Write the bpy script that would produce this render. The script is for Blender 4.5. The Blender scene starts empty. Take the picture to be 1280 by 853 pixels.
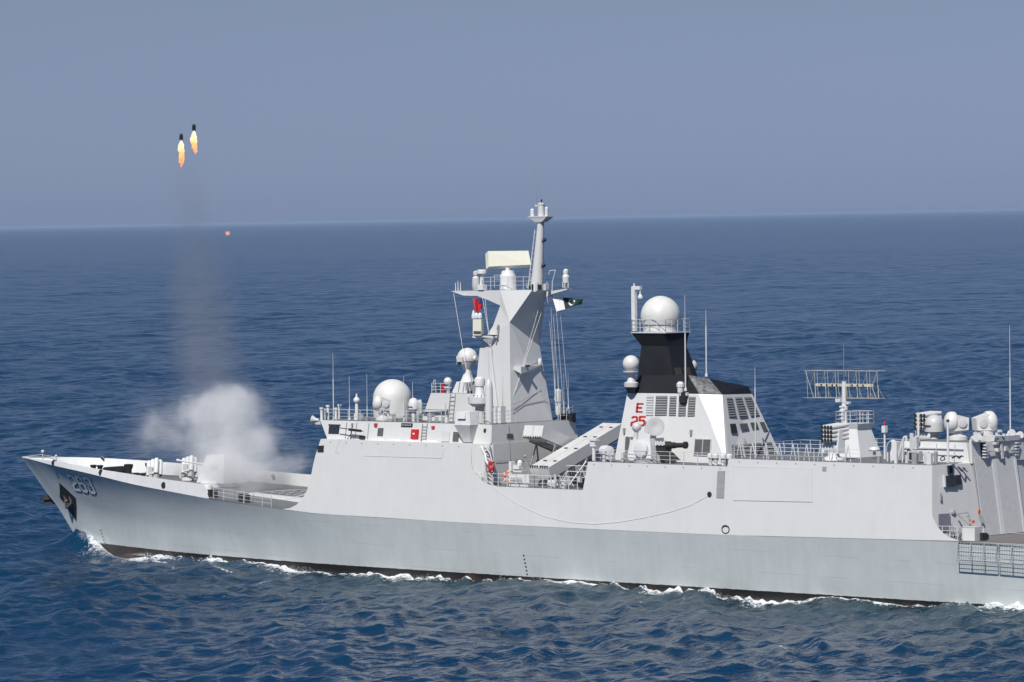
import bpy, bmesh, math, random
import numpy as np
from mathutils import Vector, Matrix
R = math.radians
random.seed(7)
rng = np.random.default_rng(11)
SC = bpy.context.scene
COL = SC.collection
HEEL = R(0.7)                                   # the ship heels a little to starboard

# ------------------------------------------------------------------ camera, sky, sun, exposure
cam_d = bpy.data.cameras.new('camera')
cam = bpy.data.objects.new('camera', cam_d)
COL.objects.link(cam)
SC.camera = cam
fw = Vector((-0.64646156, 0.76228131, -0.03185368))
rt = Vector((0.76291545, 0.64624857, -0.0179668))
up = Vector((-0.00688964, 0.03591651, 0.99933104))
cam.matrix_world = Matrix(((rt.x, up.x, -fw.x, 261.58), (rt.y, up.y, -fw.y, -238.09), (rt.z, up.z, -fw.z, 29.0), (0, 0, 0, 1)))
cam_d.sensor_width = 36.0
cam_d.lens = 36.0 * 4800 / 1280
cam_d.clip_start = 1.0
cam_d.clip_end = 300000.0

SUN_EL, SUN_AZ = R(49), R(19)                   # azimuth counted from the port beam towards the stern
sun_dir = Vector((math.sin(SUN_AZ) * math.cos(SUN_EL), -math.cos(SUN_AZ) * math.cos(SUN_EL), math.sin(SUN_EL)))
world = bpy.data.worlds.new('World')
SC.world = world
world.use_nodes = True
wn = world.node_tree.nodes
bg = wn['Background']
sky = wn.new('ShaderNodeTexSky')
sky.sky_type = 'NISHITA'
sky.sun_disc = False
sky.sun_elevation = SUN_EL
sky.sun_rotation = math.atan2(sun_dir.x, sun_dir.y)
sky.altitude = 0
sky.air_density = 1.0
sky.dust_density = 0.2
sky.ozone_density = 6.0
wl_ = world.node_tree.links
# the air near the horizon is hazy and blue grey: the tint fades out towards the zenith
gen = wn.new('ShaderNodeTexCoord')
sepw = wn.new('ShaderNodeSeparateXYZ')
wl_.new(gen.outputs['Generated'], sepw.inputs[0])
def band(z0, z1, c0, c1):
    r_ = wn.new('ShaderNodeMapRange')
    r_.inputs[1].default_value = z0
    r_.inputs[2].default_value = z1
    wl_.new(sepw.outputs['Z'], r_.inputs[0])
    x_ = wn.new('ShaderNodeMix')
    x_.data_type = 'RGBA'
    for i_, c_ in ((6, c0), (7, c1)):
        if isinstance(c_, tuple): x_.inputs[i_].default_value = (*c_, 1)
        else: wl_.new(c_, x_.inputs[i_])
    wl_.new(r_.outputs[0], x_.inputs[0])
    return x_.outputs[2]
tint = band(0.08, 0.45, band(0.0, 0.057, (0.495, 0.635, 1.19), (0.735, 0.69, 0.92)), (1.0, 1.0, 1.0))
mulw = wn.new('ShaderNodeMix')
mulw.data_type = 'RGBA'
mulw.blend_type = 'MULTIPLY'
mulw.inputs[0].default_value = 1.0
wl_.new(sky.outputs[0], mulw.inputs[6])
wl_.new(tint, mulw.inputs[7])
wl_.new(mulw.outputs[2], bg.inputs[0])
bg.inputs[1].default_value = 0.06
sun_d = bpy.data.lights.new('sun', 'SUN')
sun_d.energy = 4.8
sun_d.angle = R(0.5)
sun_d.color = (1.0, 0.955, 0.89)
sun = bpy.data.objects.new('sun', sun_d)
COL.objects.link(sun)
sun.location = sun_dir * 400
sun.rotation_euler = sun_dir.to_track_quat('Z', 'Y').to_euler()
SC.view_settings.view_transform = 'Standard'
SC.view_settings.look = 'None'
SC.view_settings.exposure = 0.0
SC.view_settings.gamma = 1.0
SC.view_settings.use_curve_mapping = False
cy = SC.cycles
cy.use_denoising = True
cy.max_bounces = 7
cy.volume_bounces = 5
cy.volume_step_rate = 0.6
cy.transparent_max_bounces = 16
cy.caustics_reflective = False
cy.caustics_refractive = False

# ------------------------------------------------------------------ helpers
def lin(v):
    v /= 255.0
    return v / 12.92 if v <= 0.04045 else ((v + 0.055) / 1.055) ** 2.4

def mat(name, col, rough=0.5, metal=0.0, var=0.0, scale=0.6, streak=0.0, bump=0.0, spec=0.5):
    m = bpy.data.materials.new(name)
    m.use_nodes = True
    nt = m.node_tree
    n, l = nt.nodes, nt.links
    b = n['Principled BSDF']
    b.inputs['Base Color'].default_value = (*col, 1)
    b.inputs['Roughness'].default_value = rough
    b.inputs['Metallic'].default_value = metal
    b.inputs['Specular IOR Level'].default_value = spec
    tc = n.new('ShaderNodeTexCoord')
    if var or streak:
        src = None
        nz = n.new('ShaderNodeTexNoise')
        nz.inputs['Scale'].default_value = scale
        nz.inputs['Detail'].default_value = 6
        nz.inputs['Roughness'].default_value = 0.65
        l.new(tc.outputs['Object'], nz.inputs['Vector'])
        mr = n.new('ShaderNodeMapRange')
        mr.inputs[1].default_value = 0.3
        mr.inputs[2].default_value = 0.7
        mr.inputs[3].default_value = 1 - var
        mr.inputs[4].default_value = 1 + var * 0.5
        l.new(nz.outputs[0], mr.inputs[0])
        src = mr.outputs[0]
        if streak:
            mp = n.new('ShaderNodeMapping')
            mp.inputs['Scale'].default_value = (1.6, 1.6, 0.16)
            l.new(tc.outputs['Object'], mp.inputs[0])
            n2 = n.new('ShaderNodeTexNoise')
            n2.inputs['Scale'].default_value = 1.3
            n2.inputs['Detail'].default_value = 5
            l.new(mp.outputs[0], n2.inputs['Vector'])
            m2 = n.new('ShaderNodeMapRange')
            m2.inputs[1].default_value = 0.42
            m2.inputs[2].default_value = 0.72
            m2.inputs[3].default_value = 1.0
            m2.inputs[4].default_value = 1 - streak
            l.new(n2.outputs[0], m2.inputs[0])
            mu = n.new('ShaderNodeMath')
            mu.operation = 'MULTIPLY'
            l.new(src, mu.inputs[0])
            l.new(m2.outputs[0], mu.inputs[1])
            src = mu.outputs[0]
        vm = n.new('ShaderNodeVectorMath')
        vm.operation = 'SCALE'
        vm.inputs[0].default_value = col
        l.new(src, vm.inputs['Scale'])
        l.new(vm.outputs[0], b.inputs['Base Color'])
    if bump:
        n3 = n.new('ShaderNodeTexNoise')
        n3.inputs['Scale'].default_value = 0.9
        n3.inputs['Detail'].default_value = 2
        l.new(tc.outputs['Object'], n3.inputs['Vector'])
        bp = n.new('ShaderNodeBump')
        bp.inputs['Strength'].default_value = 0.4
        bp.inputs['Distance'].default_value = bump
        l.new(n3.outputs[0], bp.inputs['Height'])
        l.new(bp.outputs[0], b.inputs['Normal'])
    return m

GREY = (0.605, 0.61, 0.608)
M = {}
M['paint'] = mat('ship_grey_paint', GREY, 0.45, var=0.035, scale=0.35, streak=0.025, bump=0.03)
M['fit'] = mat('fitting_grey_paint', (0.56, 0.565, 0.565), 0.5, var=0.10, scale=2.5)
M['white'] = mat('white_paint', (0.68, 0.69, 0.69), 0.4, var=0.05, scale=1.5, streak=0.05)
M['radome'] = mat('radome_white', (0.66, 0.66, 0.64), 0.45, var=0.05, scale=1.2, streak=0.06)
M['cream'] = mat('radar_cream', (0.69, 0.68, 0.58), 0.5, var=0.04, scale=1.0)
M['black'] = mat('funnel_black', (0.013, 0.014, 0.018), 0.55, var=0.35, scale=0.8, spec=0.35)
M['dark'] = mat('dark_fitting', (0.02, 0.02, 0.022), 0.6, var=0.2, scale=3)
M['louver'] = mat('vent_dark', (0.09, 0.095, 0.10), 0.7, var=0.2, scale=3)
M['slat'] = mat('vent_slat', (0.30, 0.31, 0.32), 0.6)
M['deck'] = mat('deck_grey', (0.15, 0.16, 0.17), 0.85, var=0.18, scale=1.1)
M['steel'] = mat('steel_grey', (0.30, 0.31, 0.32), 0.5, var=0.15, scale=3)
M['red'] = mat('red_paint', (0.50, 0.02, 0.025), 0.5, var=0.1, scale=3)
M['orange'] = mat('lifebuoy_orange', (0.75, 0.13, 0.05), 0.5)
M['glass'] = mat('window_glass', (0.03, 0.035, 0.04), 0.08)
M['rope'] = mat('rope_white', (0.78, 0.78, 0.76), 0.8)
M['rail'] = mat('rail_grey', (0.60, 0.61, 0.62), 0.5)
M['digit'] = mat('number_white', (0.88, 0.88, 0.87), 0.5)
M['green'] = mat('flag_green', (0.005, 0.03, 0.018), 0.7)
M['cloth'] = mat('flag_white', (0.78, 0.78, 0.78), 0.8)
M['blue'] = mat('flag_blue', (0.02, 0.03, 0.16), 0.7)
M['rust'] = mat('worn_steel', (0.24, 0.23, 0.22), 0.6, var=0.5, scale=1.6)
M['copper'] = mat('array_pole', (0.55, 0.52, 0.43), 0.55, var=0.1, scale=3)
M['shade'] = mat('smoked_panel', (0.045, 0.047, 0.052), 0.6, var=0.5, scale=1.8)

V = Vector
class MB:
    """Collects shapes; build() links them as one mesh object."""
    def __init__(self):
        self.v, self.f = [], []
    def add(self, vs, fs):
        o = len(self.v)
        self.v += [tuple(p) for p in vs]
        self.f += [tuple(i + o for i in f) for f in fs]
        return self
    def hexa(self, b, t):
        """bottom quad and top quad, same order"""
        n = len(b)
        return self.add(list(b) + list(t), [tuple(range(n))[::-1], tuple(range(n, 2 * n))] + [(i, (i + 1) % n, n + (i + 1) % n, n + i) for i in range(n)])
    def box(self, c, s, rz=0.0, ry=0.0, rx=0.0):
        m = Matrix.Rotation(rz, 3, 'Z') @ Matrix.Rotation(ry, 3, 'Y') @ Matrix.Rotation(rx, 3, 'X')
        p = [V(c) + m @ V((x * s[0] / 2, y * s[1] / 2, z * s[2] / 2)) for z in (-1, 1) for x, y in ((-1, -1), (1, -1), (1, 1), (-1, 1))]
        return self.hexa(p[:4], p[4:])
    def bb(self, x0, x1, y0, y1, z0, z1):
        return self.box(((x0 + x1) / 2, (y0 + y1) / 2, (z0 + z1) / 2), (abs(x1 - x0), abs(y1 - y0), abs(z1 - z0)))
    def plate(self, pts, d):
        """a flat polygon pushed by vector d"""
        d = V(d)
        return self.hexa([V(p) for p in pts], [V(p) + d for p in pts])
    def lathe(self, prof, base, axis=(0, 0, 1), n=24):
        """prof: (radius, height) pairs along axis from base"""
        a = V(axis).normalized()
        u = a.orthogonal().normalized()
        w = a.cross(u)
        vs, fs = [], []
        for r, h in prof:
            for k in range(n):
                t = 2 * math.pi * k / n
                vs.append(V(base) + a * h + (u * math.cos(t) + w * math.sin(t)) * max(r, 1e-4))
        for i in range(len(prof) - 1):
            for k in range(n):
                fs.append((i * n + k, i * n + (k + 1) % n, (i + 1) * n + (k + 1) % n, (i + 1) * n + k))
        fs.append(tuple(range(n))[::-1])
        fs.append(tuple(range((len(prof) - 1) * n, len(prof) * n)))
        return self.add(vs, fs)
    def cyl(self, p, q, r, r2=None, n=10):
        d = V(q) - V(p)
        return self.lathe([(r, 0), (r if r2 is None else r2, d.length)], p, d, n)
    def ball(self, c, r, sz=1.0, n=20, lo=-90, hi=90, axis=(0, 0, 1)):
        k = 10
        return self.lathe([(r * math.cos(R(lo + (hi - lo) * i / k)), r * sz * math.sin(R(lo + (hi - lo) * i / k))) for i in range(k + 1)], c, axis, n)
    def bar(self, p, q, r):
        return self.cyl(p, q, r, n=4)
    def path(self, pts, r, n=5):
        for a, b in zip(pts, pts[1:]):
            self.cyl(a, b, r, n=n)
        return self
    def build(self, name, m, parent=None, smooth=30, origin=None):
        me = bpy.data.meshes.new(name)
        o3 = V(origin) if origin is not None else None
        vs = self.v if o3 is None else [tuple(V(p) - o3) for p in self.v]
        me.from_pydata(vs, [], self.f)
        bm = bmesh.new()
        bm.from_mesh(me)
        bmesh.ops.recalc_face_normals(bm, faces=bm.faces)
        bm.to_mesh(me)
        bm.free()
        me.materials.append(m if not isinstance(m, str) else M[m])
        if smooth:
            me.polygons.foreach_set('use_smooth', [True] * len(me.polygons))
            me.set_sharp_from_angle(angle=R(smooth))
        ob = bpy.data.objects.new(name, me)
        COL.objects.link(ob)
        if parent is not None:
            ob.parent = parent
        elif o3 is not None:                     # a thing of its own on the heeled ship
            ob.rotation_euler = (-HEEL, 0, 0)
            ob.location = Matrix.Rotation(-HEEL, 3, 'X') @ o3
        return ob

def tag(o, label=None, cat=None, group=None, kind=None):
    for k, v in (('label', label), ('category', cat), ('group', group), ('kind', kind)):
        if v:
            o[k] = v
    return o
def dup(o, d, parent=None):
    """copy of a part (with its sub-parts) moved by d"""
    c = o.copy()
    COL.objects.link(c)
    c.parent = parent if parent is not None else o.parent
    c.location = V(o.location) + V(d)
    for ch in list(o.children):
        g = ch.copy()
        COL.objects.link(g)
        g.parent = c
    return c
def empty(name, loc):
    o = bpy.data.objects.new(name, None)
    o.empty_display_size = 1
    COL.objects.link(o)
    o.location = loc
    return o

ship = empty('frigate', (0, 0, 0))
ship.rotation_euler = (-HEEL, 0, 0)
tag(ship, 'light grey naval frigate steaming left with black topped funnel and tall mast', 'warship')

# ------------------------------------------------------------------ sea
def hermite(xs, ys):
    xs, ys = np.array(xs, float), np.array(ys, float)
    d = np.diff(ys) / np.diff(xs)
    m = np.zeros_like(ys)
    m[1:-1] = np.where(d[:-1] * d[1:] > 0, 2 * d[:-1] * d[1:] / (d[:-1] + d[1:] + 1e-12), 0)
    m[0], m[-1] = d[0], d[-1]
    def f(x):
        x = np.clip(np.asarray(x, float), xs[0], xs[-1])
        i = np.clip(np.searchsorted(xs, x, side='right') - 1, 0, len(xs) - 2)
        h = xs[i + 1] - xs[i]
        t = (x - xs[i]) / h
        return ((2 * t**3 - 3 * t**2 + 1) * ys[i] + (t**3 - 2 * t**2 + t) * h * m[i] + (-2 * t**3 + 3 * t**2) * ys[i + 1] + (t**3 - t**2) * h * m[i + 1])
    return f
HW = hermite([8.5, 11.6, 16, 20, 25, 30, 35, 42, 50, 60, 100, 115, 134], [0, .9, 2.1, 3.2, 4.4, 5.3, 6.0, 6.7, 7.1, 7.25, 7.25, 7.0, 6.3])
HK = hermite([.6, 3, 6.7, 11.4, 16.2, 21.8, 27.3, 32, 38, 42, 50, 60, 95, 110, 134], [0, 1.2, 2.55, 4.1, 5.3, 6.3, 6.98, 7.4, 7.80, 7.97, 7.99, 7.99, 7.99, 7.96, 7.4])
ZK = hermite([.6, 1.55, 7.64, 12.4, 16.6, 21.8, 27.6, 31.3, 39.8, 47.1, 55.9, 66, 91, 100, 108, 134], [8.0, 8.0, 7.64, 7.36, 7.02, 6.5, 6.03, 5.72, 5.19, 4.9, 4.79, 4.77, 4.86, 5.03, 5.2, 5.3])
STEM = hermite([-4, -2, 0.68, 2.26, 3.86, 4.84, 6.86, 8.08], [10.6, 9.7, 7.91, 6.63, 5.19, 4.0, 1.84, .55])      # stem x by height

def sea_axis(fine0, fine1, step, far, grow, grow_lo=None):
    a = list(np.arange(fine0, fine1, step))
    s, x = step, a[-1]
    while x < far:
        s *= grow if x < 2600 else 1.03
        x += s
        a.append(x)
    s, x = step, a[0]
    lo = []
    while x > -far:
        s *= grow_lo or grow
        x -= s
        lo.append(x)
    return np.array(lo[::-1] + a)
FAR = 120000
# the sheet is finest round the ship and coarser away from it
ua = sea_axis(-88, 70, 0.38, FAR, 1.0022, 1.06).astype(np.float32)
va = sea_axis(-66, 95, 0.38, FAR, 1.02).astype(np.float32)
th = R(40.3)
U, VV = np.meshgrid(ua, va, indexing='ij')
GX = 55 - math.sin(th) * U + math.cos(th) * VV
GY = math.cos(th) * U + math.sin(th) * VV
cu, cv = np.gradient(ua), np.gradient(va)
cell = np.maximum(cu[:, None], cv[None, :])
Z = np.zeros_like(GX)
DX, DY = np.zeros_like(GX), np.zeros_like(GX)
wind = R(205)
for lam in np.geomspace(1.15, 42, 140):
    k = 2 * math.pi / lam
    ang = wind + rng.normal(0, 0.75 if lam < 6 else 0.5)
    amp = 0.0092 * lam ** 0.48 * (1 + 0.5 * math.exp(-(math.log(lam / 2.8) / 0.75) ** 2)) * rng.uniform(0.5, 1.25) 
    ph = rng.uniform(0, 6.283)
    # a wave is only built where the sheet is fine enough to carry it
    okr = np.nonzero(cu < lam * .5)[0]
    okc = np.nonzero(cv < lam * .5)[0]
    if len(okr) == 0 or len(okc) == 0: continue
    sl = (slice(okr[0], okr[-1] + 1), slice(okc[0], okc[-1] + 1))
    w = (amp * np.clip(1.6 - 3.2 * cell[sl] / lam, 0, 1)).astype(np.float32)
    arg = (k * (GX[sl] * math.cos(ang) + GY[sl] * math.sin(ang)) + ph).astype(np.float32)
    sn = w * np.sin(arg)
    Z[sl] += w * np.cos(arg)
    q = 0.7
    DX[sl] -= q * math.cos(ang) * sn
    DY[sl] -= q * math.sin(ang) * sn
# gust patches: the chop is rougher in some places
patch = 0.85 + 0.3 * np.sin(GX / 37 + 1.3 * np.sin(GY / 53)) * np.sin(GY / 29 + 2 * np.sin(GX / 71))
Z *= patch
# the ship's own waves along the hull; its side calms the chop a little
side = np.abs(GY) - HW(GX)
Z *= 1 - 0.45 * np.exp(-np.clip(side, 0, 99) / 2.5) * ((GX > 5) & (GX < 140))
inx = (GX > -2) & (GX < 140)
def bump(x, x0, w): return np.exp(-((x - x0) / w) ** 2)
hullwave = 1.5 * bump(GX, 8.3, 3.2) * np.exp(-np.clip(side, 0, 99) / 2.6) - 0.32 * bump(GX, 16, 3.2) * np.exp(-np.clip(side, 0, 99) / 3)
crest = np.exp(-((side - (GX - 9) * 0.30) / 1.0) ** 2) * np.exp(-np.clip(GX - 9, 0, 99) / 13) * (GX > 8)
hullwave += 0.75 * crest
hullwave += 0.12 * np.sin((GX - 20) * 0.42) * np.exp(-np.clip(side, 0, 99) / 4) * (GX > 20)
hullwave += (0.16 + 0.12 * np.sin(GX * .23 + 1)) * ((0.6 * np.sin(GX * 1.7 + 2.1 * np.sin(GX * .31)) + 0.7 * np.sin(GX * 4.3 + 3.0 * np.sin(GX * .77) + GY * 2) + 0.5 * np.sin(GX * 7.9 + 2 * np.sin(GX * 1.9) - GY * 5)) * np.exp(-np.clip(side, 0, 99) / 1.2)) * (GX > 17)
hullwave += 0.28 * np.exp(-np.clip(side, 0, 99) / 4) * (GX > 18)
hullwave += 0.34 * np.clip((GX - 62) / 40, 0, 1) * np.exp(-np.clip(side, 0, 99) / 5)
Z += np.where(inx, hullwave, 0)
env = np.zeros_like(GX)
mod = 0.5 + 0.5 * np.sin(GX * .47 + 1.9 * np.sin(GX * .143 + 1) + .7)
near = 1.15 * np.exp(-np.clip(side, 0, 99) / (0.8 + 1.3 * mod)) * (0.55 + 0.55 * mod) * (GX > 18) * (GX < 140)
env = np.maximum(env, near)
env = np.maximum(env, 0.92 * np.exp(-(np.clip(side, 0, 99) / 0.75) ** 2) * (GX > 12) * (GX < 140))
env = np.maximum(env, 0.52 * np.exp(-np.clip(side, 0, 99) / (2.2 + 2.5 * mod)) * (GX > 24) * (GX < 140))
env = np.maximum(env, 1.5 * crest * bump(GX, 20, 8.0) * (GX > 16))
env = np.maximum(env, 1.0 * np.exp(-((side - 2.8 - .12 * (GX - 22)) / .55) ** 2) * bump(GX, 25, 4))
env = np.maximum(env, 1.1 * np.exp(-((side - .25 - .28 * np.clip(GX - 9.5, 0, 9)) / .45) ** 2) * bump(GX, 11.6, 2.4))
env = np.maximum(env, 0.98 * np.exp(-(np.clip(side - .1, 0, 99) / 2.9) ** 2) * np.clip((GX - 10) / 2, 0, 1) * np.clip((31 - GX) / 8, 0, 1))
for fx, fy, rx, ry in ((43.6, -13, 1.5, .45), (37.5, -11.5, 2.6, .35), (84, -14, .6, .35), (70, -12.5, .6, .3), (110.5, -33, .8, .35), (31.5, -10.8, 1.0, .4), (112, 88, 1.3, 1.2), (17, 420, 1.5, 1.5), (-150, 520, 2, 2)):
    env = np.maximum(env, 0.95 * np.exp(-((GX - fx) / rx) ** 2 - ((GY - fy) / ry) ** 2))
aer = np.exp(-np.clip(side, 0, 99) / 9.0) * np.clip((GX - 26) / 30, 0, 1) * (GX < 150)
GXd, GYd = GX + DX, GY + DY
nu, nv = GX.shape
me = bpy.data.meshes.new('sea')
co = np.stack([GXd, GYd, Z], -1).reshape(-1, 3).astype(np.float32)
idx = np.arange(nu * nv).reshape(nu, nv)
quads = np.stack([idx[:-1, :-1], idx[:-1, 1:], idx[1:, 1:], idx[1:, :-1]], -1).reshape(-1, 4)
me.vertices.add(nu * nv)
me.vertices.foreach_set('co', co.ravel())
me.loops.add(quads.size)
me.loops.foreach_set('vertex_index', quads.ravel().astype(np.int32))
me.polygons.add(len(quads))
me.polygons.foreach_set('loop_start', (np.arange(len(quads)) * 4).astype(np.int32))
me.polygons.foreach_set('loop_total', np.full(len(quads), 4, np.int32))
me.polygons.foreach_set('use_smooth', np.ones(len(quads), bool))
me.update()
me.validate()
if me.polygons[0].normal.z < 0:
    me.flip_normals()
for nm, arr in (('foam', env), ('aerated', aer)):
    at = me.attributes.new(nm, 'FLOAT', 'POINT')
    at.data.foreach_set('value', arr.ravel().astype(np.float32))
sea = bpy.data.objects.new('sea', me)
COL.objects.link(sea)
tag(sea, 'deep blue choppy sea reaching to the horizon', 'sea', kind='structure')
m = bpy.data.materials.new('sea_water')
m.use_nodes = True
n, l = m.node_tree.nodes, m.node_tree.links
b = n['Principled BSDF']
b.inputs['IOR'].default_value = 1.33
b.inputs['Roughness'].default_value = 0.12
geo = n.new('ShaderNodeNewGeometry')
def noise(scale, detail, vec=None, rough=0.6):
    q = n.new('ShaderNodeTexNoise')
    q.inputs['Scale'].default_value = scale
    q.inputs['Detail'].default_value = detail
    q.inputs['Roughness'].default_value = rough
    l.new(vec if vec is not None else geo.outputs['Position'], q.inputs['Vector'])
    return q.outputs[0]
def math_(op, a, c=None, clamp=False):
    q = n.new('ShaderNodeMath')
    q.operation = op
    q.use_clamp = clamp
    for i, x in enumerate((a, c)):
        if x is None: continue
        if isinstance(x, (int, float)): q.inputs[i].default_value = x
        else: l.new(x, q.inputs[i])
    return q.outputs[0]
def attr(nm):
    q = n.new('ShaderNodeAttribute')
    q.attribute_name = nm
    return q.outputs['Fac']
mp = n.new('ShaderNodeMapping')
mp.inputs['Rotation'].default_value = (0, 0, R(65))
mp.inputs['Scale'].default_value = (1.0, 0.55, 1.0)
l.new(geo.outputs['Position'], mp.inputs[0])
h = math_('ADD', math_('MULTIPLY', noise(0.36, 3, mp.outputs[0], 0.5), 1.15), math_('MULTIPLY', noise(1.3, 4, mp.outputs[0], 0.55), 0.36))
h = math_('ADD', h, math_('MULTIPLY', noise(0.11, 2, mp.outputs[0]), 1.7))
h = math_('ADD', h, math_('MULTIPLY', noise(0.03, 2, mp.outputs[0]), 3.0))
bp = n.new('ShaderNodeBump')
l.new(math_('ADD', 0.55, math_('MULTIPLY', noise(0.012, 3, mp.outputs[0]), 0.9)), bp.inputs['Strength'])
bp.inputs['Distance'].default_value = 1.0
l.new(h, bp.inputs['Height'])
l.new(bp.outputs[0], b.inputs['Normal'])
br = math_('MULTIPLY', math_('SUBTRACT', noise(1.0, 8, None, 0.72), 0.5), 1.7)
br2 = math_('MULTIPLY', math_('SUBTRACT', noise(4.5, 6, None, 0.75), 0.5), 1.9)
fm = math_('MULTIPLY', math_('SUBTRACT', math_('ADD', attr('foam'), math_('ADD', br, br2)), 0.60), 2.6, True)
mx = n.new('ShaderNodeMix')
mx.data_type = 'RGBA'
mx.inputs[6].default_value = (0.0028, 0.031, 0.078, 1)
mx.inputs[7].default_value = (0.014, 0.040, 0.055, 1)
l.new(attr('aerated'), mx.inputs[0])
mx2 = n.new('ShaderNodeMix')
mx2.data_type = 'RGBA'
mx2.inputs[7].default_value = (0.80, 0.83, 0.85, 1)
l.new(mx.outputs[2], mx2.inputs[6])
l.new(fm, mx2.inputs[0])
l.new(mx2.outputs[2], b.inputs['Base Color'])
l.new(math_('ADD', math_('MULTIPLY', fm, 0.6), 0.14), b.inputs['Roughness'])
me.materials.append(m)

# ------------------------------------------------------------------ hull
ds = [0, .1, .25, .45, .7, 1.0, 1.4, 1.8, 2.2, 2.7, 3.2, 3.8, 4.5, 5.2, 6, 7, 8, 9, 10, 11.2, 12.5, 14, 15.5, 17, 18.5, 20, 22, 24, 26, 28, 30, 32, 34, 36, 38, 40, 43, 46, 49, 52, 60, 70, 80, 90, 100, 110, 118, 126, 133.4]
qs = [-.5, -.25, 0, .08, .16, .25, .33, .41, .49, .56, .63, .69, .75, .8, .85, .89, .93, .965, 1.0]
def hull_pt(q, d):
    zq = q * 8.05
    xs = float(STEM(zq))
    x = xs + d * (134 - xs) / 133.4
    off = d * (134 - xs) / 133.4
    e = max(q, 0) ** (3.1 - 1.95 * min(1, max(0, (x - 28) / 24)))
    bw = float(HW(8.5 + off * (134 - 8.5) / (134 - xs)))
    bk = float(HK(.6 + off * (134 - .6) / (134 - xs)))
    y = (1 - e) * bw + e * bk
    if q < 0:
        y *= 1 - 0.35 * (q / -.5) ** 2
    z = q * float(ZK(x)) if q > 0 else q * 8
    return x, y, z
def hull_y(x, z):
    """half breadth of the hull at x and height z"""
    q = z / float(ZK(x))
    lo, hi = 0, 133.4
    for _ in range(40):
        md = (lo + hi) / 2
        if hull_pt(q, md)[0] < x: lo = md
        else: hi = md
    return hull_pt(q, lo)[1]
h = MB()
for s in (-1, 1):
    vs = [(x, s * y, z) for q in qs for x, y, z in (hull_pt(q, d) for d in ds)]
    nd = len(ds)
    fs = [(j * nd + i, j * nd + i + 1, (j + 1) * nd + i + 1, (j + 1) * nd + i) for j in range(len(qs) - 1) for i in range(nd - 1)]
    h.add(vs, fs)
tr = [hull_pt(q, 133.4) for q in qs]
h.add([(x, -y, z) for x, y, z in tr] + [(x, y, z) for x, y, z in tr], [(j, j + 1, len(qs) + j + 1, len(qs) + j) for j in range(len(qs) - 1)])
hm = mat('hull_grey_shaded', (0.535, 0.578, 0.582), 0.42, var=0.06, scale=0.3, streak=0.055, bump=0.045)  # ship grey made darker and cooler: the flare's shade put into the colour
n, l = hm.node_tree.nodes, hm.node_tree.links
b = n['Principled BSDF']
src = b.inputs['Base Color'].links[0].from_socket
tc = n.new('ShaderNodeTexCoord')
sp = n.new('ShaderNodeSeparateXYZ')
l.new(tc.outputs['Object'], sp.inputs[0])
# faint plate seams, a stained belt above the boot topping, and the dark boot topping itself
def nmath(op, a, c=0.0, clamp=False):
    q = n.new('ShaderNodeMath'); q.operation = op; q.use_clamp = clamp
    for i, x in enumerate((a, c)):
        if isinstance(x, (int, float)): q.inputs[i].default_value = x
        else: l.new(x, q.inputs[i])
    return q.outputs[0]
def nnoise(sc, det, scale=(1, 1, 1)):
    mp = n.new('ShaderNodeMapping'); mp.inputs['Scale'].default_value = scale
    l.new(tc.outputs['Object'], mp.inputs[0])
    q = n.new('ShaderNodeTexNoise'); q.inputs['Scale'].default_value = sc; q.inputs['Detail'].default_value = det
    l.new(mp.outputs[0], q.inputs['Vector'])
    return q.outputs[0]
edge = nmath('ADD', sp.outputs['Z'], nmath('MULTIPLY', nmath('SUBTRACT', nnoise(2.5, 4), .5), .10))
seam = nmath('LESS_THAN', nmath('PINGPONG', nmath('ADD', sp.outputs['Z'], nmath('MULTIPLY', sp.outputs['X'], 0.012)), 0.8), 0.022)
seamf = nmath('MULTIPLY', nmath('MULTIPLY', seam, nmath('GREATER_THAN', nnoise(0.35, 3, (1, 1, 2)), 0.52)), 0.16)
dirt = nmath('MULTIPLY', nmath('SUBTRACT', 2.2, sp.outputs['Z'], ), nmath('MULTIPLY', nnoise(0.8, 6, (1, 1, .5)), 0.16), True)
tot = nmath('SUBTRACT', 1.0, nmath('ADD', seamf, nmath('MAXIMUM', dirt, 0.0)), True)
vm = n.new('ShaderNodeVectorMath'); vm.operation = 'SCALE'
l.new(src, vm.inputs[0]); l.new(tot, vm.inputs['Scale'])
bootc = n.new('ShaderNodeMix'); bootc.data_type = 'RGBA'
bootc.inputs[6].default_value = (0.012, 0.011, 0.011, 1); bootc.inputs[7].default_value = (0.035, 0.014, 0.012, 1)
l.new(nmath('MULTIPLY', nmath('SUBTRACT', nnoise(0.5, 4), .52), 6, True), bootc.inputs[0])
mxb = n.new('ShaderNodeMix'); mxb.data_type = 'RGBA'
l.new(vm.outputs[0], mxb.inputs[6]); l.new(bootc.outputs[2], mxb.inputs[7])
l.new(nmath('LESS_THAN', edge, 0.70), mxb.inputs[0])
l.new(mxb.outputs[2], b.inputs['Base Color'])
hull = h.build('hull', hm, ship, smooth=50)
hull['label'] = 'flared grey hull with a black band along the waterline'

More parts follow.
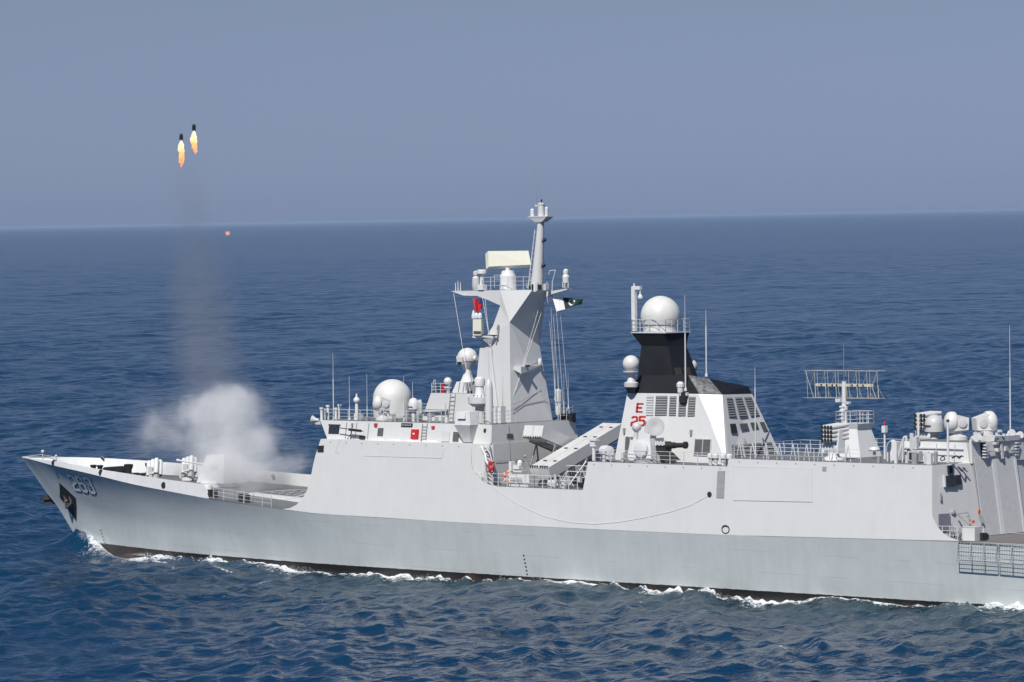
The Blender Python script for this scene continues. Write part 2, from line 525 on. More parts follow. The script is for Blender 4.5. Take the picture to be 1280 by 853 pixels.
# foredeck, notch decks, flight deck
FZ = hermite([0, 9, 20, 32, 40, 50], [7.4, 6.87, 6.36, 5.72, 5.17, 4.77])
d = MB()
xs_ = [1.6, 2.5, 4, 6.7, 9, 11.4, 14, 16.2, 19, 21.8, 24.5, 27.3, 32, 38, 44, 50]
vs, fs = [], []
for x in xs_:
    w_ = hull_y(x, float(FZ(x))) - .02
    for t in (-1, -.5, 0, .5, 1):
        vs.append((x, t * w_, float(FZ(x)) + 0.10 * (1 - t * t)))
for i in range(len(xs_) - 1):
    for j in range(4):
        fs.append((i * 5 + j, i * 5 + j + 1, i * 5 + j + 6, i * 5 + j + 5))
d.add(vs, fs)
d.build('foredeck', 'deck', ship)
fd = MB()
fd.add([(104, -7.9, 5.17), (110, -7.88, 5.22), (120, -7.7, 5.27), (133.9, -7.35, 5.27), (133.9, 7.35, 5.27), (120, 7.7, 5.27), (110, 7.88, 5.22), (104, 7.9, 5.17)], [tuple(range(8))])
fd.build('flight_deck', mat('flight_deck_paint', (0.17, 0.155, 0.15), 0.85, var=.15, scale=1), ship)
ml = MB()
ml.bb(106.9, 133, -.08, .08, 5.28, 5.285)
ml.build('deck_marking', 'white', ship)

# bulwarks with their chocks
bx = [.66, 1.3, 2, 3, 4, 5.3, 6.7, 8, 9, 10.2, 11.4, 13, 14.6, 16.2, 18, 20, 21.8, 24, 26, 27.3, 29, 31.0, 31.9]
BT = hermite([.66, 2, 4, 6.73, 11.44, 16.26, 21.86, 27.36, 31.2], [0.02, .62, 1.42, 2.44, 3.92, 5.1, 6.13, 6.83, 7.17])
BZ = hermite([.66, 6.73, 11.44, 16.26, 21.86, 27.36, 31.2], [8.08, 8.03, 7.86, 7.62, 7.34, 7.04, 6.88])
for s in (-1, 1):
    w = MB()
    vs, fs = [], []
    for i, x in enumerate(bx):
        xt = min(x, 31.15)
        zb, zt = float(ZK(x)), float(BZ(xt))
        yb, yt = float(HK(x)), float(BT(xt))
        yt = max(yt, min(yt + .1, yb - .04))
        t = min(.06, yt * .8)
        zi = zb - max(0, zb - float(FZ(x)) + .02) * min(1, max(0, (x - 3) / 4))
        vs += [(x, s * yb, zb), (xt, s * yt, zt), (xt, s * (yt - t), zt), (x, s * max(min(yb, hull_y(x, zi)) - .05, 0.01), zi)]
    for i in range(len(bx) - 1):
        for j in range(4):
            fs.append((i * 4 + j, i * 4 + (j + 1) % 4, i * 4 + 4 + (j + 1) % 4, i * 4 + 4 + j))
    fs.append(tuple(range(len(vs) - 4, len(vs))))
    w.add(vs, fs)
    bul = w.build('bulwark', 'white', ship, smooth=40)
    for fx, fz in ((16.6, .30), (25.9, .42), (8.1, .2)):
        zb = float(ZK(fx)) + fz
        q = fz / (float(BZ(fx)) - float(ZK(fx)))
        yy = float(HK(fx)) * (1 - q) + float(BT(fx)) * q
        c = MB()
        c.lathe([(.27, 0), (.33, 0), (.33, .06), (.27, .06)], (fx, s * (yy - .06), zb), (0.05, s, .1), 16)
        fl = c.build('fairlead', 'steel', bul)
        c = MB()
        c.lathe([(.28, 0), (.28, .16)], (fx, s * (yy - .08), zb), (0.05, s, .1), 16)
        c.build('opening', 'dark', fl)
fs_ = MB()
fs_.bar((.75, 0, 8.05), (3.4, 0, 8.35), .03); fs_.bar((3.4, 0, 7.9), (3.4, 0, 8.55), .05); fs_.bar((5.6, -.4, 7.75), (5.6, -.4, 8.25), .04)
fs_.bar((3.4, 0, 8.3), (5.6, -.4, 8.2), .025); fs_.ball((3.4, 0, 8.6), .16); fs_.ball((5.6, -.4, 8.28), .12)
fs_.build('bow_light_post', 'fit', ship)

# pennant number, laid on the flare of the hull
def strokes(digit):
    """digit strokes as polylines in a 1 x 2 box"""
    c = .22
    return {'2': [(0, 2 - c), (c, 2), (1 - c, 2), (1, 2 - c), (1, 1.1), (0, .62), (0, 0), (1, 0)],
            '6': [(1, 2 - c), (1 - c, 2), (c, 2), (0, 2 - c), (0, c), (c, 0), (1 - c, 0), (1, c), (1, 1.1 - c), (1 - c, 1.1), (0, 1.1)],
            '3': [(0, 2 - c), (c, 2), (1 - c, 2), (1, 2 - c), (1, 1.1 + c), (1 - c * .8, 1.05), (.35, 1.05), (1 - c * .8, 1.05), (1, 1.0 - c), (1, c), (1 - c, 0), (c, 0), (0, c)],
            'E': [(1, 0), (0, 0), (0, 1), (.8, 1), (0, 1), (0, 2), (1, 2)],
            '5': [(1, 2), (0, 2), (0, 1.15), (1 - c, 1.15), (1, 1.15 - c), (1, c), (1 - c, 0), (0, 0)]}[digit]
def stroke_mesh(mb, pts, w, f):
    def quad(a, b):
        a, b = V((a[0], a[1], 0)), V((b[0], b[1], 0))
        u = (b - a).normalized()
        p = V((-u.y, u.x, 0)) * w
        a, b = a - u * w * .7, b + u * w * .7
        mb.add([f(*(q.xy)) for q in (a - p, b - p, b + p, a + p)], [(0, 1, 2, 3)])
    for a, b in zip(pts, pts[1:]):
        quad(a, b)
def on_hull(x, z, off):
    return (x, -hull_y(x, z) - off, z)
NUM = [(9.78, -3.14, 6.92), (14.4, -4.55, 6.77), (14.24, -3.48, 5.21), (10.12, -2.29, 5.38)]   # corners of the number: top left, top right, bottom right, bottom left
def on_num(u, v, off):
    """u 0..1 along the number, v 0 at its foot and 1 at its head"""
    t, b_ = V(NUM[0]).lerp(V(NUM[1]), u), V(NUM[3]).lerp(V(NUM[2]), u)
    p = b_.lerp(t, v)
    return on_hull(p.x, p.z, off)
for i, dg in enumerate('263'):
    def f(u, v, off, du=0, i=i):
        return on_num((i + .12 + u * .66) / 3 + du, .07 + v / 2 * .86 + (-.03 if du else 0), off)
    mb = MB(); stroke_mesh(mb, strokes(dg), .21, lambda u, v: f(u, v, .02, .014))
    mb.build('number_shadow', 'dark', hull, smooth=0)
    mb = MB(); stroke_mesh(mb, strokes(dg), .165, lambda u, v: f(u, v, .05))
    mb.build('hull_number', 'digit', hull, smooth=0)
# anchor pocket: a flat dark sheet on the flare paints the recess's shade
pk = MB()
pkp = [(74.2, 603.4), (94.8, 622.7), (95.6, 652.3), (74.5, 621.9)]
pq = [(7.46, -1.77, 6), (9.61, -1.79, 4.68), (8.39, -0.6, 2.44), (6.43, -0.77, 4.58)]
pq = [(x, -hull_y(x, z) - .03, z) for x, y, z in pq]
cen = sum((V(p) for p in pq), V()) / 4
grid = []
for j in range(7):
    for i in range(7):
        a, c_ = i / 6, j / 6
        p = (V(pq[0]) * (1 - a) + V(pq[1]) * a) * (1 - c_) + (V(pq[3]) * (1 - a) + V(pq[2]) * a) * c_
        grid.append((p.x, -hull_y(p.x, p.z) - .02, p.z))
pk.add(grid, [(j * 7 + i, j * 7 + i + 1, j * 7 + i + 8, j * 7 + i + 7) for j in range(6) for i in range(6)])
pk.build('anchor_pocket_shade', 'dark', hull)
a = MB()
c0 = V(on_hull(cen.x - .1, cen.z, .16))
a.bar(c0 + V((-.9, .35, .75)), c0 + V((.35, -.05, -.55)), .11)
a.bar(c0 + V((.0, -.05, -.75)), c0 + V((.75, -.12, -.25)), .14)
a.bar(c0 + V((.75, -.12, -.25)), c0 + V((.5, -.12, .5)), .09)
a.bar(c0 + V((.0, -.05, -.75)), c0 + V((-.35, .1, -.1)), .09)
a.ball(c0 + V((.1, -.1, -.1)), .16)
ao = a.build('anchor', mat('anchor_grey', (.09, .09, .09), .6, var=.4, scale=2), origin=c0)
tag(ao, 'worn grey anchor stowed against the painted shade of its recess below the bow number', 'anchor')
a = MB()
a0 = V((3.17, 0.8, 4.19))
a.box(a0 + V((.1, .5, -.15)), (1.7, 1.2, .42), ry=.04)
a.box(a0 + V((.15, .3, .16)), (1.1, 1.2, .3), ry=-.1)
a.bar(a0 + V((.9, -.3, .05)), a0 + V((.1, .2, .45)), .13)
a.bar(a0 + V((-.8, -.25, .02)), a0 + V((-.75, 1.1, .3)), .1)
tag(a.build('anchor', mat('anchor_dark', (.05, .045, .042), .65, var=.4, scale=2), origin=a0), 'blackish anchor jutting out beyond the stem on the far bow', 'anchor')

# ------------------------------------------------------------------ foredeck gear
def deck_z(x, y=0):
    t = y / float(HK(x))
    return float(FZ(x)) + .10 * (1 - t * t)
def bitts(x, y):
    z = deck_z(x, y)
    m_ = MB()
    m_.box((x, y, z + .06), (1.5, .6, .12))
    for dx in (-.42, .42):
        m_.lathe([(.24, 0), (.22, .1), (.22, .75), (.30, .82), (.30, .92), (.2, .95)], (x + dx, y, z + .1), n=14)
    return m_.build('mooring_bitts', 'dark', ship)
def capstan(x, y, h_=1.0):
    z = deck_z(x, y)
    return MB().lathe([(.5, 0), (.48, .12), (.3, .25), (.27, h_ * .55), (.40, h_ * .85), (.42, h_), (.3, h_ + .04)], (x, y, z), n=18).build('capstan', 'dark', ship)
capstan(15.6, -1.0, 1.15); capstan(15.6, 1.6, 1.15)
bitts(13.2, -2.6); bitts(20.8, -4.7)
wl = MB()
z = deck_z(13.5, 0)
wl.box((13.2, -.6, z + .2), (1.7, .9, .4)); wl.cyl((13.2, -1.6, z + .45), (13.2, .6, z + .45), .34, n=14); wl.cyl((14.3, -1.5, z + .3), (14.3, -.7, z + .3), .3, n=12)
wl.box((11.6, -1.2, z + .3), (.6, .5, .35)); wl.box((12.2, 1.2, z + .25), (.9, .6, .4)); wl.bar((9.5, -1.0, deck_z(9.5) + .1), (12.6, -.8, z + .35), .09)
wl.bar((9.5, .9, deck_z(9.5) + .1), (12.6, .9, z + .35), .09)
wl.build('windlass', 'dark', ship)

def rocket_mount(x, y):
    z = deck_z(x, y)
    b_ = MB()
    b_.lathe([(.75, 0), (.7, .2), (.5, .3), (.45, .7)], (x, y, z), n=18)
    b_.box((x, y - .5, z + .95), (.5, .14, 1.0)); b_.box((x, y + .5, z + .95), (.5, .14, 1.0))
    b_.box((x + .55, y - .3, z + .45), (.35, .3, .8)); b_.cyl((x - .5, y - .6, z + .2), (x - .5, y - .6, z + 1.0), .12)
    ped = b_.build('rocket_mount', 'fit', ship)
    ax = V((-.30, .35, .88)).normalized()
    u = V((1, .1, .3)).normalized(); u = (u - ax * u.dot(ax)).normalized(); w_ = ax.cross(u)
    for i in (-1, 0, 1):
        for j in (-.5, .5):
            o = V((x, y, z + 1.15)) + u * i * .44 + w_ * j * .48
            t_ = MB(); t_.lathe([(.20, -.55), (.22, -.5), (.22, .75), (.19, .78), (.15, .7)], o, ax, 12)
            t_.ball(o + ax * .75, .2, lo=0)
            tt = t_.build('launch_tube', 'white', ped)
            MB().lathe([(.15, -.60), (.205, -.56), (.205, -.42)], o, ax, 12).build('breech_cap', 'dark', ped)
    return ped
rocket_mount(20.6, -2.7)
rocket_mount(20.5, 1.7)

# bow gun in its faceted turret
g0 = V((25.9, 0, deck_z(26)))
t_ = MB()
t_.hexa([g0 + V(p) for p in ((-1.5, -1.35, .35), (1.9, -1.45, .35), (1.9, 1.45, .35), (-1.5, 1.35, .35))], [g0 + V(p) for p in ((-.7, -.85, 2.75), (1.6, -1.0, 2.9), (1.6, 1.0, 2.9), (-.7, .85, 2.75))])
t_.lathe([(1.7, 0), (1.7, .36)], g0, n=24)
tur = t_.build('gun_turret', 'white', ship, smooth=20)
t_ = MB(); t_.cyl(g0 + V((-1.0, 0, 1.75)), g0 + V((-2.6, 0, 1.9)), .17, .13, 12); t_.cyl(g0 + V((-2.6, 0, 1.9)), g0 + V((-5.1, 0, 2.12)), .085, .075, 10)
t_.cyl(g0 + V((-4.9, 0, 2.10)), g0 + V((-5.2, 0, 2.13)), .12, .12, 10); t_.build('gun_barrel', 'white', tur)
t_ = MB(); t_.box(g0 + V((.5, -1.18, 1.5)), (.8, .08, .9)); t_.build('hatch', 'fit', tur)
# missile cells aft of the gun
vl = MB(); zz = deck_z(36)
vl.hexa([(32.2, -3.2, zz - .2), (40.6, -3.2, zz - .5), (40.6, 3.2, zz - .5), (32.2, 3.2, zz - .2)], [(32.4, -3.0, zz + .42), (40.4, -3.0, zz + .1), (40.4, 3.0, zz + .1), (32.4, 3.0, zz + .42)])
vls = vl.build('missile_cell_block', 'fit', ship)
lid = None
for i in range(8):
    for j in range(4):
        px_, py_ = 33.2 + i * .9, -2.0 + j * 1.33
        pz = zz + .43 - (px_ - 32.4) * .04
        if lid is None:
            lid = MB().box((px_, py_, pz), (.7, .95, .05)).build('cell_lid', 'deck', vls); l0 = V((px_, py_, pz))
        else:
            dup(lid, V((px_, py_, pz)) - l0)
for (x, y, s) in ((29.3, -4.9, (.6, .6, .75)), (35.2, -6.9, (.5, .3, .65)), (36.0, -6.9, (.5, .3, .65)), (31.3, -6.6, (.3, .3, .6)), (31.9, -6.6, (.3, .3, .6))):
    z = deck_z(x, y)
    if s[0] == .6:
        MB().lathe([(.42, 0), (.42, .55), (.36, .7), (.2, .75)], (x, y, z), n=16).build('deck_vent', 'white', ship)
    else:
        MB().lathe([(.2, 0), (.2, s[2] - .1), (.26, s[2] - .05), (.26, s[2])], (x, y, z), n=12).build('bollard', 'dark', ship)

def rail(pts, h_=1.0, gap=1.25, r=.022, wires=(.36, .68, 1.0), name='guard_rail', parent=None, open_=False):
    """posts and rails along a polyline"""
    mb = MB()
    for a_, c_ in zip(pts, pts[1:]):
        a_, c_ = V(a_), V(c_)
        n_ = max(1, round((c_ - a_).length / gap))
        for i in range(n_ + 1):
            p = a_.lerp(c_, i / n_)
            mb.bar(p, p + V((0, 0, h_)), r * 1.25)
        for k in wires:
            mb.bar(a_ + V((0, 0, h_ * k)), c_ + V((0, 0, h_ * k)), r if k == 1.0 else r * .75)
    return mb.build(name, 'rail', parent or ship, smooth=0)
def dz(x, s=-1):
    return (x, s * (float(HK(x)) - .12), float(ZK(x)))
rail([dz(32.4), dz(35), dz(37.4), dz(39.6)])
rail([dz(31.6, 1), dz(35, 1), dz(40, 1)])
rp = MB()
rp.path([(39.6, -7.6, 6.1), (40.4, -7.55, 5.95), (41.2, -7.5, 5.95), (42.1, -7.4, 6.15), (43.0, -7.2, 6.45)], .03)
rp.build('chain_rail', 'rope', ship)

# ------------------------------------------------------------------ superstructure
def side_y(z, off=0.0):
    return -(8 - (z - 4.77) * .112) - off
def sidept(x, z, off=0.0, s=-1):
    return (x, -s * side_y(z, off), z)
def block(xb0, xb1, xt0, xt1, zb, zt, zb1=None):
    zb1 = zb1 or zb
    m_ = MB()
    m_.hexa([sidept(xb0, zb), sidept(xb1, zb1), sidept(xb1, zb1, s=1), sidept(xb0, zb, s=1)], [sidept(xt0, zt), sidept(xt1, zt), sidept(xt1, zt, s=1), sidept(xt0, zt, s=1)])
    return m_
fwd = MB()
zb, zt = 4.70, 11.03
fb = [sidept(44.1, 4.93), sidept(61.42, 4.76), (62.75, -6.1, 4.76), (62.75, 4.8, 4.76), sidept(61.42, 4.76, s=1), sidept(44.1, 4.93, s=1)]
ft = [sidept(44.9, zt), sidept(61.3, zt), (62.56, -6.1, zt), (62.56, 4.6, zt), sidept(61.3, zt, s=1), sidept(44.9, zt, s=1)]
fwd.hexa(fb, ft)
sup = fwd.build('superstructure', 'paint', ship, smooth=20)
nb = block(61.42, 72.55, 61.36, 73.03, 4.76, 7.72).build('launcher_deck', 'paint', ship, smooth=20)
mid = block(72.55, 86.0, 73.38, 86.9, 4.76, 9.93, 4.80).build('midship_house', 'paint', ship, smooth=20)
# hangar block: its side rises from the notch, its after wall leans
hb = MB()
zb, zt = 4.70, 10.53
hb.hexa([sidept(86.0, 4.80), sidept(105.75, 5.16), (106.95, -3.05, 5.16), (107.2, 3.05, 5.16), sidept(105.75, 5.16, s=1), sidept(86.0, 4.80, s=1)],
        [sidept(87.0, zt), sidept(105.38, zt), (105.95, -3.05, zt), (106.25, 3.05, zt), sidept(105.38, zt, s=1), sidept(87.0, zt, s=1)])
hangar = hb.build('hangar_house', 'paint', ship, smooth=20)
# swept side plates at the ends and at the notch
def sweep(pts, name='side_plate'):
    for s in (-1, 1):
        m_ = MB()
        m_.plate([sidept(x, z, .004, s) for x, z in pts], (0, -s * .10, 0))
        m_.build(name, 'paint', ship, smooth=0)
sweep([(45.2, 11.0), (44.88, 11.02), (44.38, 9.64), (44.15, 8.6), (44.0, 7.66), (43.7, 6.8), (43.25, 6.1), (42.6, 5.55), (41.9, 5.26), (41.0, 5.14), (45.2, 4.93)])
sweep([(61.0, 11.02), (61.29, 11.02), (61.42, 9.45), (61.6, 9.0), (62.0, 8.5), (62.5, 8.15), (63.2, 7.88), (64.16, 7.76), (64.2, 7.5), (61.0, 7.5)])
sweep([(105.2, 10.5), (105.38, 10.52), (105.6, 7.21), (105.75, 6.7), (106.1, 6.15), (106.6, 5.7), (107.2, 5.42), (108.0, 5.25), (108.0, 5.21), (105.2, 5.16)])
# deck sheets on the tops
def deck_sheet(x0, x1, y0, y1, z):
    MB().bb(x0, x1, y0, y1, z - .02, z + .012).build('upper_deck', 'deck', ship, smooth=0)
deck_sheet(62.3, 73.0, -7.45, 7.45, 7.73)
deck_sheet(73.5, 86.9, -7.25, 7.25, 9.94)
deck_sheet(87.1, 105.3, -7.2, 7.2, 10.54)
# bridge level
lv = MB()
zb, zt = 11.03, 12.53
lv.hexa([(44.9, -6.55, zb), (62.53, -6.3, zb), (62.53, 4.6, zb), (61.0, 6.3, zb), (44.9, 6.55, zb)], [(43.9, -6.3, zt), (62.45, -6.1, zt), (62.45, 4.3, zt), (61.0, 6.1, zt), (43.9, 6.3, zt)])
bridge = lv.build('bridge', 'paint', ship, smooth=20)
MB().add([(44.0, -6.2, 12.545), (62.4, -6.0, 12.545), (62.4, 4.2, 12.545), (61, 6, 12.545), (44, 6.2, 12.545)], [(0, 1, 2, 3, 4)]).build('bridge_roof', 'deck', ship)
def on_bridge(px_x, z, off=.02):
    t = (z - 11.03) / 1.5
    return (px_x, -6.55 + .25 * t + .014 * (px_x - 44.9) - off, z)
def patch(x0, x1, z0, z1, surf, name, m_, parent, d_=.03, shift=0.0):
    mb = MB()
    pts = [surf(x0, z0), surf(x1, z0), surf(x1 + shift, z1), surf(x0 + shift, z1)]
    mb.plate(pts, (0, -d_, 0))
    return mb.build(name, m_, parent, smooth=0)
w_ = patch(45.0, 46.15, 11.45, 12.15, on_bridge, 'window', 'glass', bridge)
patch(44.9, 46.25, 12.15, 12.22, on_bridge, 'window_frame', 'dark', bridge)
for k in range(7):                                # bridge front windows, seen only from ahead
    mb = MB(); mb.box((44.25, -5.1 + k * 1.7, 11.85), (.12, 1.3, .75), ry=.6); mb.build('window', 'glass', bridge)
patch(50.4, 51.0, 11.38, 12.02, on_bridge, 'hatch', 'louver', bridge)
patch(52.9, 54.1, 12.17, 12.47, on_bridge, 'name_board', 'dark', bridge, .05)
for k in range(7):
    patch(53.05 + k * .14, 53.12 + k * .14, 12.27 + .03 * (k % 2), 12.36, lambda x, z: on_bridge(x, z, .08), 'name_letter', 'rail', bridge, .01)
patch(54.2, 54.85, 11.22, 12.0, lambda x, z: on_bridge(x, z, .02), 'hose_cabinet', 'red', bridge, .25)
patch(54.4, 54.62, 11.6, 11.72, lambda x, z: on_bridge(x, z, .28), 'cabinet_mark', 'white', bridge, .01)
patch(58.5, 59.1, 11.12, 11.88, on_bridge, 'grille', 'louver', bridge)
patch(57.3, 58.15, 11.10, 11.92, on_bridge, 'door', 'fit', bridge, .05)
for xx in (46.9, 48.0, 49.35):
    patch(xx, xx + .04, 11.1, 12.4, on_bridge, 'pipe', 'steel', bridge, .05)
patch(48.6, 49.1, 11.1, 11.35, on_bridge, 'locker', 'dark', bridge, .2)
patch(47.5, 47.65, 12.1, 12.35, on_bridge, 'lamp', 'steel', bridge, .15)
patch(50.0, 50.3, 12.15, 12.4, on_bridge, 'lamp', 'red', bridge, .12)
patch(56.2, 56.5, 12.1, 12.3, on_bridge, 'lamp', 'red', bridge, .12)
patch(61.7, 61.9, 11.95, 12.2, lambda x, z: on_bridge(x, z, 0), 'lamp', 'dark', bridge, .12)
def ladder(a_, c_, width, parent, n_=None, r=.03, m_='steel'):
    a_, c_, width = V(a_), V(c_), V(width)
    mb = MB(); mb.bar(a_, c_, r); mb.bar(a_ + width, c_ + width, r)
    n_ = n_ or round((c_ - a_).length / .3)
    for i in range(1, n_):
        p = a_.lerp(c_, i / n_); mb.bar(p, p + width, r * .8)
    return mb.build('ladder', m_, parent, smooth=0)
ladder(on_bridge(55.2, 11.05, .1), on_bridge(55.2, 12.5, .1), (.5, 0, 0), bridge, 6)
# white strips added to paint in the sunlit edge of the wing deck
for x0 in (50.2, 52.1, 54.1, 56.0):
    MB().hexa([(x0, -7.29, 11.03), (x0 + 1.6, -7.29, 11.03), (x0 + 1.6, -7.05, 11.03), (x0, -7.05, 11.03)], [(x0 + .1, -7.26, 11.17), (x0 + 1.5, -7.26, 11.15), (x0 + 1.4, -7.1, 11.2), (x0 + .2, -7.1, 11.18)]).build('sunlit_edge_strip', 'cloth', ship)
mg = MB()
mg.bar((46.4, -6.95, 12.0), (49.3, -6.95, 11.75), .045); mg.box((48.4, -6.95, 11.82), (1.3, .16, .2), ry=.07); mg.bar((47.9, -6.95, 11.05), (48.0, -6.95, 11.8), .05); mg.bar((47.5, -6.95, 11.05), (47.95, -6.95, 11.5), .03)
mg.build('machine_gun', 'dark', ship)
# black vent near the front edge of the side
MB().plate([(44.58, -7.37, 10.47), (45.3, -7.37, 10.52), (45.3, -7.43, 9.96), (44.63, -7.43, 9.94)], (0, -.03, 0)).build('side_vent', 'dark', sup, smooth=0)
for pts in ([(47.05, -7.31, 11.08), (46.61, -7.43, 9.96), (47.06, -7.43, 9.97)], [(49.83, -7.45, 9.78), (58.26, -7.45, 9.81), (58.53, -7.35, 10.65)]):
    MB().path(pts, .018, 4).build('panel_seam', 'fit', sup)

# roof house in front of the mast
h3 = MB()
h3.hexa([(51.9, -2.7, 12.53), (58.5, -3.0, 12.53), (58.5, 3.0, 12.53), (51.9, 2.7, 12.53)], [(52.9, -2.6, 14.8), (58.5, -2.8, 14.8), (58.5, 2.8, 14.8), (52.9, 2.6, 14.8)])
h3o = h3.build('roof_house', 'paint', ship, smooth=20)
MB().bb(52.95, 58, -2.55, 2.55, 14.8, 14.815).build('roof_house_deck', 'deck', ship)
ladder((55.0, -2.95, 12.55), (55.15, -2.72, 14.85), (.55, 0, 0), h3o, 7)
MB().box((53.6, -3.0, 13.45), (2.6, .3, .06)).build('ledge', 'steel', h3o)
MB().bar((55.0, -3.2, 12.55), (55.0, -3.2, 14.0), .05).build('stanchion', 'fit', h3o)
lm = MB()
for dx, dy in ((-.2, -.15), (.2, -.15), (0, .2)):
    lm.bar((53.1 + dx, -2.3 + dy, 14.8), (53.1 + dx * .3, -2.3 + dy * .3, 15.9), .035)
for k in range(4): lm.bar((52.95, -2.42, 15 + k * .22), (53.25, -2.42, 15.1 + k * .22), .025)
lm.build('lattice_post', 'fit', ship)
MB().lathe([(.16, 0), (.16, .25), (.12, .27), (.12, .55), (.16, .57), (.16, .75)], (53.95, -2.3, 14.8), n=12).build('signal_lamp', 'red', ship)
sd = MB(); sd.cyl((54.4, -2.2, 14.8), (54.4, -2.2, 15.4), .1); sd.box((54.4, -2.2, 15.25), (.5, .4, .1)); sd.ball((54.4, -2.2, 15.75), .34)
sd.build('satellite_dome', 'radome', ship)
rail([(52.95, -2.55, 14.8), (54.9, -2.6, 14.8)], .8, .9)
# fire control radar on the roof house
def fire_control(x, y, z, s=1.0, az=0.0):
    b_ = MB()
    b_.hexa([(x - 1.0 * s, y - .9 * s, z), (x + .9 * s, y - .9 * s, z), (x + .9 * s, y + .9 * s, z), (x - 1.0 * s, y + .9 * s, z)], [(x - .65 * s, y - .65 * s, z + .95 * s), (x + .65 * s, y - .65 * s, z + .95 * s), (x + .65 * s, y + .65 * s, z + .95 * s), (x - .65 * s, y + .65 * s, z + .95 * s)])
    ped = b_.build('radar_pedestal', 'paint', ship, smooth=20)
    for k in (-.25, .25):
        MB().box((x + k, y - .82 * s, z + .5), (.05, .05, .8), rx=-.25).build('rib', 'steel', ped)
    MB().lathe([(.62 * s, 0), (.50 * s, .25 * s), (.36 * s, .6 * s), (.34 * s, 1.0 * s), (.6 * s, 1.35 * s), (.85 * s, 1.9 * s)], (x, y, z + .95 * s), n=20).build('yoke', 'white', ped)
    MB().ball((x, y, z + 2.95 * s), .86 * s, .95, lo=-20).build('radar_drum', 'radome', ped)
    MB().box((x - .05, y - .78 * s, z + 2.7 * s), (.62 * s, .35 * s, .62 * s)).build('sight_box', 'fit', ped)
    MB().box((x - .05, y - .96 * s, z + 2.48 * s), (.5 * s, .03, .28 * s)).build('sight_window', 'dark', ped)
    for k in (-1, 1):
        MB().cyl((x + k * .75 * s, y, z + 2.9 * s), (x + k * 1.05 * s, y, z + 2.9 * s), .22 * s, n=12).build('trunnion', 'white', ped)
fire_control(55.6, -1.1, 14.8, .98)
eq = MB()
for k in range(9):
    eq.box((56.5 + .25 * (k % 4), -1.6 - .3 * (k // 4), 14.8 + .35 + .1 * (k % 3)), (.22, .22, .7))
eq.build('deck_locker', 'steel', ship)

# big radome over the bridge and the aiming dish in front of it
rd = MB().lathe([(1.58, 0), (1.62, .3), (1.63, 1.6)] + [(1.63 * math.cos(t), 1.6 + 1.6 * math.sin(t)) for t in [R(a) for a in (10, 20, 30, 40, 50, 60, 70, 80, 90)]], (46.2, .1, 12.56), n=40).build('radome', 'radome', ship, smooth=40)
MB().add([(48.25, -1.45, 12.65), (48.56, -1.2, 12.72), (48.67, -1.3, 13.92), (48.31, -1.5, 13.92)], [(0, 1, 2, 3)]).build('access_panel', 'fit', rd)
def aim_dish(c, ax, s, parent_name='aiming_radar', base_z=None, back=True):
    """drum dish with a box behind it on a turntable"""
    c, ax = V(c), V(ax).normalized()
    m_ = MB(); m_.lathe([(.1 * s, -.42 * s), (.45 * s, -.36 * s), (.72 * s, -.18 * s), (.80 * s, .02 * s), (.80 * s, .3 * s), (.74 * s, .42 * s)], c, -ax * 1, 28)
    dr = m_.build(parent_name, 'radome', ship, smooth=40)
    sd_ = ax.cross(V((0, 0, 1))).normalized(); u_ = sd_.cross(ax)
    bx_ = MB(); o = c - ax * .85 * s
    f0 = [o + ax * .55 * s + sd_ * a_ * .62 * s + u_ * b_ * .62 * s for a_, b_ in ((-1, -1), (1, -1), (1, 1), (-1, 1))]
    f1 = [o - ax * .5 * s + sd_ * a_ * .5 * s + u_ * b_ * .5 * s for a_, b_ in ((-1, -1), (1, -1), (1, .8), (-1, .8))]
    bx_.hexa(f0, f1); bx_.build('receiver_box', 'fit' if s < .9 else 'radome', dr, smooth=20)
    for k in (-1, 1):
        MB().lathe([(.3 * s, 0), (.34 * s, .06 * s), (.2 * s, .09 * s)], o + sd_ * k * .58 * s, sd_ * k, 18).build('bearing_cap', 'fit', dr)
    st = MB(); st.lathe([(.75 * s, 0), (.7 * s, .25 * s), (.4 * s, .4 * s), (.38 * s, .62 * s), (.55 * s, .75 * s)], (o.x + .25 * s * ax.x, o.y + .25 * s * ax.y, base_z), n=18)
    st.cyl((o.x, o.y, base_z + .6 * s), tuple(o - u_ * .4 * s), .4 * s, .42 * s, 14)
    st.build('turntable', 'fit', dr)
    return dr
aim_dish((49.07, -5, 13.99), (-.72, -.66, .12), .84, base_z=12.56)

def whip(base, h_, r=.035, lower=.35, name='whip_antenna'):
    base = V(base); r *= .8
    m_ = MB(); m_.cyl(base, base + V((0, 0, h_ * lower)), r * 1.5, r * 1.3, 6); m_.cyl(base + V((0, 0, h_ * lower)), base + V((0, 0, h_)), r * .8, r * .35, 5)
    m_.lathe([(r * 3, 0), (r * 3, .12), (r * 2, .25)], base, n=8)
    return m_.build(name, 'rail', ship)
whip((44.76, -5.6, 12.48), 5.6, .04, .62); whip((46.01, -5, 12.48), 3.7, .045, .3); whip((47.07, -4, 12.53), 3.8, .04, .3); whip((52.59, -5.6, 12.57), 3.7, .04, .5)
whip((48.11, 0.5, 12.64), 2.9, .05, .5)
np_ = MB(); bz = V((46.82, -5, 12.63)); np_.cyl(bz, bz + V((0, 0, 1.3)), .17, .12, 10); np_.ball(bz + V((0, 0, 1.55)), .27); np_.cyl(bz + V((0, 0, 1.75)), bz + V((0, 0, 2.1)), .1, .06); np_.build('navigation_light', 'white', ship)
